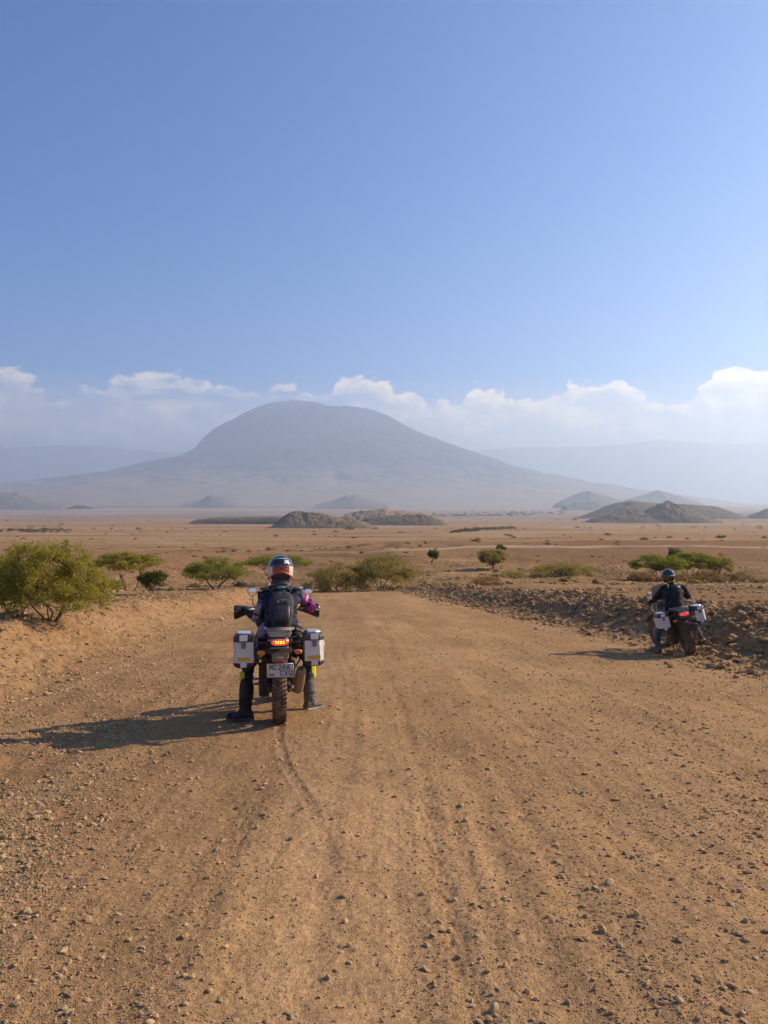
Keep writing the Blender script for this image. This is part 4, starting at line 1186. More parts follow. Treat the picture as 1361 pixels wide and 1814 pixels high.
M_LED = glow('tail_led', (1, .50, .06), (.8, .4, .1), 2.6)
M_TAILD = glow('tail_red_dim', (1, .04, .02), (.5, .02, .01), .75)
M_AMB = paint('amber', (.75, .20, .01), .2, dust=.05)
m_, N_, b_ = mat('mirror', .02, .9); b_.inputs['Metallic'].default_value = 1; b_.inputs['Base Color'].default_value = (.92, .92, .92, 1); M_MIRROR = m_

def tyre_mesh(mb, c, R_, w, rows, n, knob):
    """carcass with lugs: c centre, R_ outer radius, w width"""
    r0 = R_ - knob
    prof = []
    for k in range(14):
        t = math.pi * k / 13
        prof.append((-w / 2 * math.cos(t), r0 - .075 + .075 * max(0.0, math.sin(t)) ** .75))
    prof += [(w / 2 * .72, r0 - .10), (-w / 2 * .72, r0 - .10)]
    mb.revolve_x(prof, c, 60)
    for i in range(n):
        for row in rows:
            x0, wd, ph, sk, ln = row
            t = 2 * math.pi * (i + ph) / n
            rr = r0 - .075 + .075 * math.sqrt(max(.05, 1 - (x0 / (w / 2)) ** 2)) ** .75
            P = []
            for dr in (-.006, knob * 1.15):
                for ex, et in ((-1, -1), (1, -1), (1, 1), (-1, 1)):
                    xx = x0 + ex * wd / 2 * (1 if dr < 0 else .88); tt = t + (et * ln / 2 * (1 if dr < 0 else .85) + ex * sk * wd) / R_
                    lean_ = x0 / (w / 2) * .35
                    rad = rr + dr * math.cos(lean_); xo = xx + dr * math.sin(lean_)
                    P.append((c[0] + xo, c[1] + rad * math.cos(tt), c[2] + rad * math.sin(tt)))
            mb._add(P, [(3, 2, 1, 0), (4, 5, 6, 7), (0, 1, 5, 4), (1, 2, 6, 5), (2, 3, 7, 6), (3, 0, 4, 7)], False)
def wheel(parent, name, y, R_, w, rows, n, knob, steer=None):
    c = (0, 0, 0)
    hub = MB(); hub.disc_x(c, .055, .11, 20).disc_x((.07, 0, 0), .11, .006, 24).disc_x(c, .03, .16, 12)
    rim_r = R_ - knob - .105
    for k in range(32):
        t = 2 * math.pi * k / 32; s = 1 if k % 2 else -1
        hub.tube([(s * .045, .05 * math.cos(t + s * .5), .05 * math.sin(t + s * .5)), (s * .008, rim_r * math.cos(t), rim_r * math.sin(t))], .0022, 4, False)
    h = hub.build(name, M_DSTEEL, parent); h.location = (0, y, R_)
    tm = MB(); tyre_mesh(tm, c, R_, w, rows, n, knob); tm.build('tyre', M_RUBBER, h)
    rp = [(-w * .36, rim_r + .018), (-w * .36, rim_r), (-w * .2, rim_r - .012), (w * .2, rim_r - .012), (w * .36, rim_r), (w * .36, rim_r + .018), (w * .2, rim_r + .004), (-w * .2, rim_r + .004)]
    MB().revolve_x(rp, c, 48).build('rim', M_DSTEEL, h)
    return h

_GLYPH = {'M': [[(0, 0), (0, 1), (.5, .45), (1, 1), (1, 0)]], 'C': [[(1, .85), (.75, 1), (.25, 1), (0, .8), (0, .2), (.25, 0), (.75, 0), (1, .15)]],
          '2': [[(0, .82), (.25, 1), (.75, 1), (1, .8), (.95, .55), (0, 0), (1, 0)]], '6': [[(.85, 1), (.35, .75), (0, .35), (.1, .08), (.4, 0), (.75, .02), (1, .25), (.85, .52), (.45, .6), (.08, .42)]],
          'X': [[(0, 0), (1, 1)], [(0, 1), (1, 0)]], 'Q': [[(.25, 0), (0, .2), (0, .8), (.25, 1), (.75, 1), (1, .8), (1, .2), (.75, 0), (.25, 0)], [(.6, .28), (1.05, -.08)]],
          'K': [[(0, 0), (0, 1)], [(1, 1), (.05, .45), (1, 0)]], 'T': [[(0, 1), (1, 1)], [(.5, 1), (.5, 0)]]}
def letter(c, w, h, t=.0032, shear=0.0, up=None):
    """raised block letter standing in the x-z plane, read from -y, centred on its own origin"""
    m = MB()
    for st in _GLYPH[c]:
        P = [((a - .5) * w + (b - .5) * h * shear, (b - .5) * h) for a, b in st]
        for i in range(len(P) - 1):
            a, b = Vector((P[i][0], 0, P[i][1])), Vector((P[i + 1][0], 0, P[i + 1][1])); d = (b - a); L = d.length; d.normalize()
            n = Vector((-d.z, 0, d.x)) * t; a2 = a - d * t * .8; b2 = b + d * t * .8
            o = Vector((0, -.0012 - .0001 * i, 0)); k = Vector((0, .001, 0))
            m.loft([[a2 - n + o, a2 + n + o, a2 + n + k, a2 - n + k], [b2 - n + o, b2 + n + o, b2 + n + k, b2 - n + k]], False)
    return m

def pannier(parent, side, near, steer_dust=0):
    """hard aluminium case on one side; near bike carries yellow strips"""
    x0, x1 = (.248, .440)
    y0, y1 = (-.10, .32)
    z0, z1, zt = (.595, .808, .898)
    q = side
    def X(v): return q * v
    body = MB()
    ch = .028
    def ring(z, ins=0.0):
        a, b, c, d = x0 + ins, x1 - ins, y0 + ins, y1 - ins
        P = [(a, c, z), (b - ch * 1.6, c, z), (b, c + ch * 1.6, z), (b, d - ch * 1.6, z), (b - ch * 1.6, d, z), (a, d, z)]
        return [(X(p[0]), p[1], p[2]) for p in P]
    pts = ring(z0 + .012) + ring(z1)
    body.hull(pts, .004)
    b = body.build('pannier', M_ALU, parent)
    for xx, yy in ((x1 - ch * 1.6, y0), (x1, y0 + ch * 1.6), (x1, y1 - ch * 1.6), (x1 - ch * 1.6, y1)):
        MB().tube([(X(xx), yy, z0 + .02), (X(xx), yy, z1)], .0035, 5).build('edge_trim', M_ALUB, b)
    lid = MB().hull(ring(z1 + .002, -.004) + ring(z1 + .045, -.004) + ring(zt - .012, .022), .006)
    lo = lid.build('lid', M_LID, b)
    # silver top plate over the lid
    MB().hull(ring(zt - .014, .030) + ring(zt - .002, .036), .003).build('lid_plate', M_ALUB, b)
    cx = X((x0 + x1) / 2)
    lt = MB().box((cx, y0 - .006, z1 + .040), (.078, .012, .058), bev=.004)
    lt.build('latch_cover', M_ALUB, b)
    MB().hull([(cx - .026, y0 - .012, z1 + .012), (cx + .026, y0 - .012, z1 + .012), (cx - .018, y0 - .012, z1 - .062), (cx + .018, y0 - .012, z1 - .062),
               (cx - .026, y0 - .001, z1 + .012), (cx + .026, y0 - .001, z1 + .012), (cx - .018, y0 - .001, z1 - .062), (cx + .018, y0 - .001, z1 - .062)], .002).build('latch', M_DSTEEL, b)
    if near:
        MB().box((cx + q * -.004, y0 - .0015, z0 + .048), (.125, .003, .036)).build('yellow_strip', M_YEL, b)
    base = MB().hull(ring(z0 + .010, -.003) + ring(z0 - .012, -.001) + ring(z0 - .042, .035), .004)
    base.build('base', M_MUD, b)
    MB().box((cx, y0 - .004, z0 - .006), (.062, .010, .046), bev=.002).build('base_clip', M_ALU, b)
    return b

def motorcycle(label, near):
    t = bpy.data.objects.new('motorcycle', None); COL.objects.link(t); t.empty_display_size = .3
    t['label'] = label; t['category'] = 'motorcycle'; t['group'] = 'touring motorcycles stopped on the road'
    rowsR = [(-.052, .022, .0, .2, .032), (-.026, .024, .5, .55, .026), (0.0, .022, .0, 0, .024), (.026, .024, .5, -.55, .026), (.052, .022, .0, -.2, .032)]
    wheel(t, 'rear_wheel', 0, .325, .138, rowsR, 46, .010)
    WB = 1.465
    sm = lambda: MB()
    # frame
    f = MB()
    for s in (-1, 1):
        f.tube([(s * .03, WB - .32, .93), (s * .10, WB - .55, .84), (s * .13, .70, .74), (s * .12, .42, .72), (s * .11, -.16, .82)], .014, 8)
        f.tube([(s * .03, WB - .35, .86), (s * .11, WB - .42, .55), (s * .12, WB - .55, .30), (s * .12, .62, .29), (s * .12, .46, .42), (s * .13, .55, .74)], .014, 8)
        f.tube([(s * .12, .42, .45), (s * .12, .05, .74), (s * .10, -.14, .80)], .011, 8)
    f.build('frame', M_FRAME, t)
    # engine
    e = MB()
    e.box((0, .80, .43), (.24, .38, .22), bev=.03).box((0, .88, .62), (.17, .17, .20), Quaternion((1, 0, 0), .2), .015)
    for k in range(7): e.box((0, .86 + .004 * k, .54 + .026 * k), (.21, .20, .008), Quaternion((1, 0, 0), .2))
    e.disc_x((.13, .72, .42), .10, .05, 24).disc_x((-.13, .74, .42), .085, .06, 24)
    e.build('engine', M_ENGINE, t)
    MB().hull([(-.13, 1.0, .32), (.13, 1.0, .32), (-.10, .62, .24), (.10, .62, .24), (-.10, 1.08, .42), (.10, 1.08, .42), (-.12, .62, .30), (.12, .62, .30)], .01).build('bash_plate', M_DSTEEL, t)
    # swing arm, shock, chain
    sa = MB()
    for s in (-1, 1): sa.tube([(s * .085, .48, .38), (s * .095, .24, .345), (s * .098, -.03, .325)], [.026, .024, .022], 8)
    sa.box((0, .44, .39), (.19, .05, .06), bev=.01).build('swing_arm', M_FRAME, t)
    sh = MB(); sh.tube([(0, .36, .42), (0, .40, .72)], .018, 8)
    for k in range(9): sh.disc_x((0, 0, 0), .001, .001, 3) if False else sh.tube([(0.034 * math.cos(a), .365 + .0035 * k + .004 * a / 6.28, .46 + .026 * k + .026 * a / 6.28) if False else (0.036 * math.cos(a), .365 + .036 * math.sin(a) + .0035 * k, .46 + .024 * k + .024 * a / 6.28) for a in np.linspace(0, 6.28, 9)], .006, 5)
    sh.build('shock', M_DSTEEL, t)
    ch = MB(); ch.box((-.118, .24, .385), (.03, .46, .035), Quaternion((1, 0, 0), -.10), .008).box((-.115, .22, .30), (.012, .44, .012), Quaternion((1, 0, 0), .06))
    ch.disc_x((-.10, 0, .325), .10, .010, 32); ch.build('chain_guard', M_MUD, t)
    # left side box of air filter seen beside the wheel, splash guard
    MB().box((-.150, .28, .40), (.10, .26, .32), bev=.02).box((-.13, .30, .58), (.09, .22, .10), bev=.02).build('toolbox', M_MUD, t)
    MB().box((.130, .42, .45), (.09, .22, .26), bev=.02).build('side_cover', M_MUD, t)
    # exhaust, low and upswept on the right
    ex = MB()
    ex.tube([(.04, 1.0, .62), (.06, 1.12, .50), (.09, 1.02, .27), (.13, .70, .27), (.15, .45, .255), (.175, .30, .26), (.19, .24, .27)], .020, 10)
    ex.build('exhaust_pipe', M_DSTEEL, t)
    axis0, axis1 = np.array((.195, .22, .275)), np.array((.215, -.10, .535))
    sil = MB(); sil.tube([axis0 + (axis1 - axis0) * k for k in (-.02, .04, .12, .5, .88, .97, 1.0)], [.026, .042, .048, .050, .050, .044, .034], 18)
    so = sil.build('silencer', paint('silencer_tan', (.24, .19, .14), .5, metal=.4, dust=.6, dustcol=(.30, .21, .13)) if near else M_DSTEEL, t)
    e2 = axis1 + (axis1 - axis0) * .02
    MB().tube([axis1, e2], .020, 12).build('exhaust_tip', M_BLACK, so)
    MB().box((.252, .06, .42), (.010, .14, .05), Quaternion((1, 0, 0), -.8), .004).build('heat_shield', M_STEEL, so)
    # pegs, brake pedal, side stand
    for s in (-1, 1):
        MB().hull([(s * x, y, z) for x in (.115, .25) for y in (.54, .585) for z in (.304, .326)], .004).build('foot_peg', M_DSTEEL, t)
        MB().hull([(s * x, y, z) for x in (.125, .26) for y in (.285, .315) for z in (.392, .412)], .004).build('passenger_peg', M_DSTEEL, t)
        MB().tube([(s * .12, .34, .50), (s * .13, .31, .402)], .010, 6).build('peg_bracket', M_FRAME, t)
    MB().tube([(.13, .60, .33), (.17, .74, .29), (.21, .79, .29)], .008, 6).build('brake_pedal', M_DSTEEL, t)
    MB().tube([(-.13, .60, .33), (-.16, .78, .30), (-.21, .82, .30)], .008, 6).build('gear_lever', M_DSTEEL, t)
    ss = MB()
    if near: ss.tube([(-.13, .50, .30), (-.16, .28, .27), (-.17, .17, .265)], .011, 7).box((-.172, .15, .262), (.05, .05, .014), bev=.003)
    else: ss.tube([(-.13, .52, .30), (-.17, .47, .10)], .011, 7).box((-.175, .46, .09), (.05, .06, .012), bev=.003)
    ss.build('side_stand', M_FRAME, t)
    # tank and side panels
    tk = MB(); tk.ellipse_loft([(0, .62, .80, .07, .06), (0, .68, .83, .12, .10), (0, .82, .88, .165, .13), (0, .98, .90, .17, .135), (0, 1.08, .89, .12, .11), (0, 1.12, .88, .06, .06)], 18, 'y', True, 2.6)
    tk.build('tank', M_WHITE if near else M_BLACK, t)
    for s in (-1, 1):
        MB().tube([(s * .17, .88, .98), (s * .19, 1.0, 1.0), (s * .19, 1.14, .92), (s * .17, 1.18, .74), (s * .16, .92, .72), (s * .17, .88, .98)], .010, 7).build('crash_bar', M_FRAME, t)
        MB().hull([(s * .19, .20, .60), (s * .21, .18, .83), (s * .18, .64, .80), (s * .17, .60, .62), (s * .11, .30, .62), (s * .12, .32, .80), (s * .12, .64, .80), (s * .11, .60, .62)], .006).build('side_panel', M_MUD, t)
    # seat
    se = MB(); se.ellipse_loft([(0, .70, .82, .07, .035), (0, .60, .825, .11, .045), (0, .44, .825, .14, .05), (0, .30, .85, .14, .05), (0, .24, .875, .135, .04), (0, .02, .885, .12, .04), (0, -.12, .88, .08, .03)], 16, 'y', True, 2.8)
    se.build('seat', M_SEAT, t)
    # tail: cowl, rack, light
    co = MB().hull([(-.10, .10, .83), (.10, .10, .83), (-.10, .10, .74), (.10, .10, .74), (-.075, -.25, .84), (.075, -.25, .84), (-.07, -.24, .775), (.07, -.24, .775)], .012).build('tail_cowl', M_BLACK, t)
    rk = MB()
    rk.tube([(-.135, .16, .925), (-.14, -.10, .93), (-.10, -.255, .925), (.10, -.255, .925), (.14, -.10, .93), (.135, .16, .925)], .011, 8)
    for yy in (-.17, -.08, .01): rk.tube([(-.13, yy, .930), (.13, yy, .930)], .007, 6)
    rk.hull([(-.115, -.27, .905), (.115, -.27, .905), (-.09, -.30, .865), (.09, -.30, .865), (-.115, -.16, .915), (.115, -.16, .915), (-.09, -.20, .87), (.09, -.20, .87)], .006)
    for s in (-1, 1): rk.tube([(s * .11, -.05, .925), (s * .10, -.06, .82)], .009, 6)
    rk.build('rear_rack', M_DSTEEL, t)
    tl = MB().ellipse_loft([(0, -.20, .818, .090, .040), (0, -.285, .815, .088, .038), (0, -.298, .815, .084, .034)], 20, 'y', True, 3).build('tail_light', M_STEEL if near else M_GLASS, t)
    ln = MB().ellipse_loft([(0, -.290, .815, .072, .027), (0, -.304, .815, .070, .025), (0, -.308, .815, .060, .018)], 20, 'y', True, 3).build('lens', M_TAIL if near else M_TAILD, tl)
    if near:
        ld = MB()
        for r_ in (0, 1):
            for c_ in range(4): ld.box((-.036 + .024 * c_, -.3085, .808 + .015 * r_), (.014, .003, .009), bev=.001)
        ld.build('light_diode', M_LED, tl)
    # mudguard and number plate
    mg = MB()
    mg.hull([(-.115, -.20, .76), (.115, -.20, .76), (-.12, -.235, .70), (.12, -.235, .70), (-.10, -.10, .74), (.10, -.10, .74)], .006)
    mg.hull([(-.085, -.22, .72), (.085, -.22, .72), (-.07, -.355, .61), (.07, -.355, .61), (-.075, -.20, .68), (.075, -.20, .68), (-.06, -.335, .60), (.06, -.335, .60)], .006)
    mg.build('mudguard', M_MUD, t)
    MB().box((0, -.262, .760), (.18, .012, .010), bev=.002).build('chrome_strip', M_STEEL, t)
    MB().box((0, -.330, .672), (.062, .03, .020), bev=.004).build('plate_lamp', M_STEEL, t)
    MB().ellipse_loft([(0, -.360, .640, .050, .013), (0, -.374, .640, .046, .010)], 16, 'y').build('reflector', M_REFL, t)
    pl = MB().box((0.002, -.372, .560), (.250, .004, .130), bev=.0015).build('number_plate', M_PLATE if near else M_MUD, t)
    pr = MB(); z_, x_ = .560, .002
    for a, b in (((-.122, .062), (.122, .062)), ((-.122, -.062), (.122, -.062)), ((-.122, -.062), (-.122, .062)), ((.122, -.062), (.122, .062))):
        pr.tube([(x_ + a[0], -.3755, z_ + a[1]), (x_ + b[0], -.3755, z_ + b[1])], .0028, 5)
    pr.build('plate_rim', M_STEEL if near else M_MUD, pl)
    if near:
        for txt, x, z in (('MC266', -.094, .590), ('CXQ', .006, .535)):
            for k, chh in enumerate(txt):
                letter(chh, .024, .042).build('lettering', M_INK, pl).location = (x + .040 * k + .012, -.3755, z)
        MB().box((-.090, -.3752, .522), (.026, .002, .022)).build('emblem', M_GREEN, pl)
        MB().box((-.064, -.3752, .522), (.022, .002, .022)).build('emblem', M_PURPLEP, pl)
    # indicators
    for s in (-1, 1):
        st = MB().tube([(s * .09, -.20, .735), (s * .155, -.215, .722)], .009, 7).build('indicator', M_BLACK, t)
        MB().ellipse_loft([(s * .178, -.195, .716, .030, .018), (s * .178, -.235, .716, .038, .023), (s * .178, -.252, .716, .036, .021), (s * .178, -.258, .716, .026, .014)], 14, 'y', True, 3).build('lens', M_AMB, st)
    # luggage racks and cases
    for s in (-1, 1):
        MB().tube([(s * .12, -.14, .80), (s * .235, -.10, .80), (s * .235, .30, .80), (s * .235, .30, .60), (s * .235, -.08, .60), (s * .235, -.10, .80)], .009, 7).tube([(s * .235, .28, .62), (s * .14, .40, .42)], .009, 7).build('pannier_rack', M_FRAME, t)
        pannier(t, s, near)
    # front end
    steer = bpy.data.objects.new('steering', None)
    ang = R(0 if near else 24)
    def fr(p):  # rotate the front end round the steering axis (about vertical is close enough)
        x, y, z = p; y -= 1.16
        return (x * math.cos(ang) - y * math.sin(ang), 1.16 + x * math.sin(ang) + y * math.cos(ang), z)
    fk = MB()
    for s in (-1, 1):
        fk.tube([fr((s * .10, 1.12, 1.00)), fr((s * .10, 1.29, .62)), fr((s * .10, WB - .02, .36))], [.022, .026, .028], 10)
    fk.build('fork', M_DSTEEL, t)
    rowsF = [(-.036, .020, .0, .2, .03), (0.0, .030, .5, 0, .024), (.036, .020, .0, -.2, .03)]
    fw = wheel(t, 'front_wheel', 0, .350, .095, rowsF, 50, .010); p = fr((0, WB, 0)); fw.location = (p[0], p[1], .350); fw.rotation_euler = (0, 0, ang)
    mg = MB(); pts = [fr((0, WB + .36 * math.cos(a) * 1.05, .35 + .36 * math.sin(a) * 1.15)) for a in np.linspace(R(40), R(150), 9)]
    ring = []
    for p in pts:
        ring.append([(p[0] - .065, p[1], p[2] - .02), (p[0] - .05, p[1], p[2] + .012), (p[0] + .05, p[1], p[2] + .012), (p[0] + .065, p[1], p[2] - .02)])
    mg.loft(ring); mg.build('front_mudguard', M_BLACK, t)
    hb = MB()
    hb.tube([fr(p) for p in ((-.42, .98, 1.06), (-.26, 1.03, 1.075), (-.12, 1.10, 1.03), (.12, 1.10, 1.03), (.26, 1.03, 1.075), (.42, .98, 1.06))], .011, 8)
    hb.box(fr((0, 1.10, 1.02)), (.22, .05, .03), bev=.008).build('handlebar', M_FRAME, t)
    for s in (-1, 1):
        MB().tube([fr((s * .30, 1.018, 1.07)), fr((s * .43, .976, 1.058))], .017, 10).build('grip', M_BLACK, t)
        MB().tube([fr((s * .25, 1.06, 1.07)), fr((s * .33, 1.085, 1.06)), fr((s * .42, 1.06, 1.045))], .005, 5).build('lever', M_STEEL, t)
        if near:
            # deep hand guard, narrow inboard and wide outboard
            g = MB(); secs = []
            for x, y, z, a, b in ((.235, 1.055, 1.070, .022, .020), (.30, 1.075, 1.065, .045, .038), (.38, 1.08, 1.055, .070, .062), (.455, 1.055, 1.045, .078, .082), (.475, 1.04, 1.045, .060, .070)):
                secs.append((s * x, y, z, a, b))
            go = g.ellipse_loft(secs if s > 0 else secs, 18, 'x').build('hand_guard', paint('guard_gloss', (.014, .014, .016), .32, dust=.12), t)
            MB().tube([(s * .25, 1.02, 1.078), (s * .36, 1.004, 1.072), (s * .46, .972, 1.055)], .006, 6).build('guard_bar', M_STEEL, go)
        else:
            g = MB(); P = []
            for x, y in ((.24, 1.12), (.34, 1.13), (.45, 1.06), (.47, .98)):
                for z in (1.10, 1.01): P += [fr((s * x, y, z)), fr((s * x, y - .012, z))]
            g.hull(P, .008).build('hand_guard', M_BLACK, t)
        # mirror
        if near: base, top, cen = (s * .24, 1.05, 1.08), ((.33 if s > 0 else -.27), 1.055, 1.20), (s * (.350 if s > 0 else .272), 1.05, (1.245 if s > 0 else 1.268))
        else: base, top, cen = fr((s * .24, 1.05, 1.08)), fr((s * .30, 1.05, 1.18)), fr((s * .335, 1.05, 1.225))
        st = MB().tube([base, ((base[0] + top[0]) / 2 + s * .015, (base[1] + top[1]) / 2 + .02, (base[2] + top[2]) / 2), top, (cen[0], cen[1] + .02, cen[2] - .03)], .0055, 6)
        mo = st.build('mirror', M_BLACK, t)
        hs = MB(); seg = 26
        for a, b_, mmat, nm in ((.052, .030, M_BLACK, 'mirror_shell'),):
            rings = []
            for dy, k in ((.030, .55), (.020, .86), (0.0, 1.0), (-.006, .99)):
                rings.append([(cen[0] + .054 * k * math.cos(2 * math.pi * j / seg), cen[1] + dy, cen[2] + .050 * k * math.sin(2 * math.pi * j / seg)) for j in range(seg)])
            hs.loft(rings); hs.build(nm, mmat, mo)
        gl = MB(); rings = []
        tx = -s * (.13 if near else .26)   # faces turned towards the rider
        for k, dy in ((1.0, -.0075), (.0001, -.0085)):
            rings.append([(cen[0] + .049 * k * math.cos(2 * math.pi * j / seg), cen[1] + dy + .049 * k * math.cos(2 * math.pi * j / seg) * 0, cen[2] + .045 * k * math.sin(2 * math.pi * j / seg)) for j in range(seg)])
        gl.loft(rings, True, False).build('mirror_glass', M_MIRROR, mo)
    # headlight, dash, screen
    hl = MB().ellipse_loft([fr_ for fr_ in [(0, 1.18, .94, .07, .07), (0, 1.26, .94, .09, .09), (0, 1.33, .935, .088, .088)]], 20, 'y').build('headlight', M_BLACK, t)
    MB().ellipse_loft([(0, 1.331, .935, .078, .078), (0, 1.345, .935, .06, .06)], 20, 'y').build('lens', M_GLASS, hl)
    MB().box(fr((0, 1.15, 1.09)), (.17, .05, .09), Quaternion((1, 0, 0), -.5), .012).build('dash', M_BLACK, t)
    sc = MB(); rings = []
    for z, y, w_ in ((1.02, 1.34, .12), (1.12, 1.30, .155), (1.22, 1.25, .16), (1.31, 1.20, .145), (1.36, 1.175, .10)):
        rings.append([(w_ * u, y - .05 * u * u, z) for u in np.linspace(-1, 1, 9)] + [(w_ * u, y - .05 * u * u - .004, z) for u in np.linspace(1, -1, 9)])
    sc.loft(rings).build('windscreen', M_TAN, t)
    return t

SLOPE = math.atan(.095)
def ground_frame(px, py, yaw_deg, lean_deg, sink=.012):
    x, y, z = hit(px, py)
    M = Matrix.Translation((x, y, z - sink)) @ Matrix.Rotation(R(yaw_deg), 4, 'Z') @ Matrix.Rotation(-SLOPE, 4, 'X')
    return M, M @ Matrix.Rotation(R(lean_deg), 4, 'Y')
FA, FA_BIKE = ground_frame(495, 1280, 9.0, 0)
bikeA = motorcycle('muddy black and silver touring motorcycle with yellow-striped panniers in the middle of the road', True)
bikeA.matrix_world = FA_BIKE
FB, FB_BIKE = ground_frame(1224, 1161, -6, -13)
bikeB = motorcycle('dusty touring motorcycle leaning left with plain panniers by the rubble bank', False)
bikeB.matrix_world = FB_BIKE
# ---------------------------------------------------------------- riders
def cloth_material(name, rough=.85):
    m, N, b = mat(name, rough, .25)
    att = N.n('ShaderNodeAttribute', attribute_name='cloth').outputs['Color']
    co = N.n('ShaderNodeTexCoord').outputs['Object']
    f = N.noise(co, 14, 4, .6)
    k = N.math('MULTIPLY', N.rng(f, .45, .7, 0, 1, True), .16)
    N.put(b.inputs['Base Color'], N.mix(k, att, (.40, .28, .17)))
    bump(N, b, N.math('ADD', N.noise(co, 26, 4, .6), N.math('MULTIPLY', N.noise(co, 300, 2, .5), .2)), .5, .012)
    return m
M_CLOTH = cloth_material('riding_clothes')
def fused(mb, voxel=.009, smooth=5, name='body'):
    """one continuous skin over all pieces of mb"""
    me = mb.mesh('raw', M_CLOTH)
    o = bpy.data.objects.new('raw', me); COL.objects.link(o)
    md = o.modifiers.new('r', 'REMESH'); md.mode = 'VOXEL'; md.voxel_size = voxel; md.use_smooth_shade = True
    sm_ = o.modifiers.new('s', 'SMOOTH'); sm_.iterations = smooth; sm_.factor = .5
    dg = bpy.context.evaluated_depsgraph_get(); dg.update()
    out = bpy.data.meshes.new_from_object(o.evaluated_get(dg)); out.name = name
    bpy.data.objects.remove(o)
    out.polygons.foreach_set('use_smooth', [True] * len(out.polygons))
    return out
def capsule(mb, pts, rad, seg=14):
    """tapered limb with rounded ends"""
    pts = [np.array(p, float) for p in pts]
    P = [pts[0] - (pts[1] - pts[0]) / np.linalg.norm(pts[1] - pts[0]) * rad[0] * .7] + pts + [pts[-1] + (pts[-1] - pts[-2]) / np.linalg.norm(pts[-1] - pts[-2]) * rad[-1] * .7]
    r = [rad[0] * .55] + list(rad) + [rad[-1] * .55]
    mb.tube(P, r, seg)
def ball(mb, c, r, seg=12):
    rings = []
    for i in range(1, 8):
        t = math.pi * i / 8
        rings.append([(c[0] + r[0] * math.sin(t) * math.cos(2 * math.pi * k / seg), c[1] + r[1] * math.sin(t) * math.sin(2 * math.pi * k / seg), c[2] + r[2] * math.cos(t)) for k in range(seg)])
    mb.loft(rings)
def gripping_hand(mb, wrist, grip, out, s):
    """palm behind the grip, four fingers curled over it, thumb under it. grip: centre; out: unit vector along the bar outward"""
    w = np.array(wrist, float); g = np.array(grip, float); o = np.array(out, float); o /= np.linalg.norm(o)
    fwd = np.array((0., 1., 0.)); up = np.array((0., 0., 1.))
    palm = g - fwd * .030 + up * .012
    capsule(mb, [w, (w + palm) / 2, palm], [.030, .036, .034], 12)
    capsule(mb, [palm - o * .032, palm + o * .030], [.026, .024], 10)
    for k, (ln, rr) in enumerate(((.95, .0105), (1.0, .0108), (.96, .0105), (.82, .0092))):
        b = palm + o * (-.033 + .0225 * k) + up * .012
        capsule(mb, [b, b + (fwd * .026 + up * .018) * ln, b + (fwd * .052 + up * .004) * ln, b + (fwd * .054 - up * .022) * ln, b + (fwd * .036 - up * .036) * ln], [rr, rr, rr * .95, rr * .9, rr * .8], 8)
    b = palm - o * .040 - up * .004
    capsule(mb, [b, b + fwd * .022 - up * .020 - o * .006, b + fwd * .046 - up * .026 + o * .010], [.014, .0125, .010], 8)

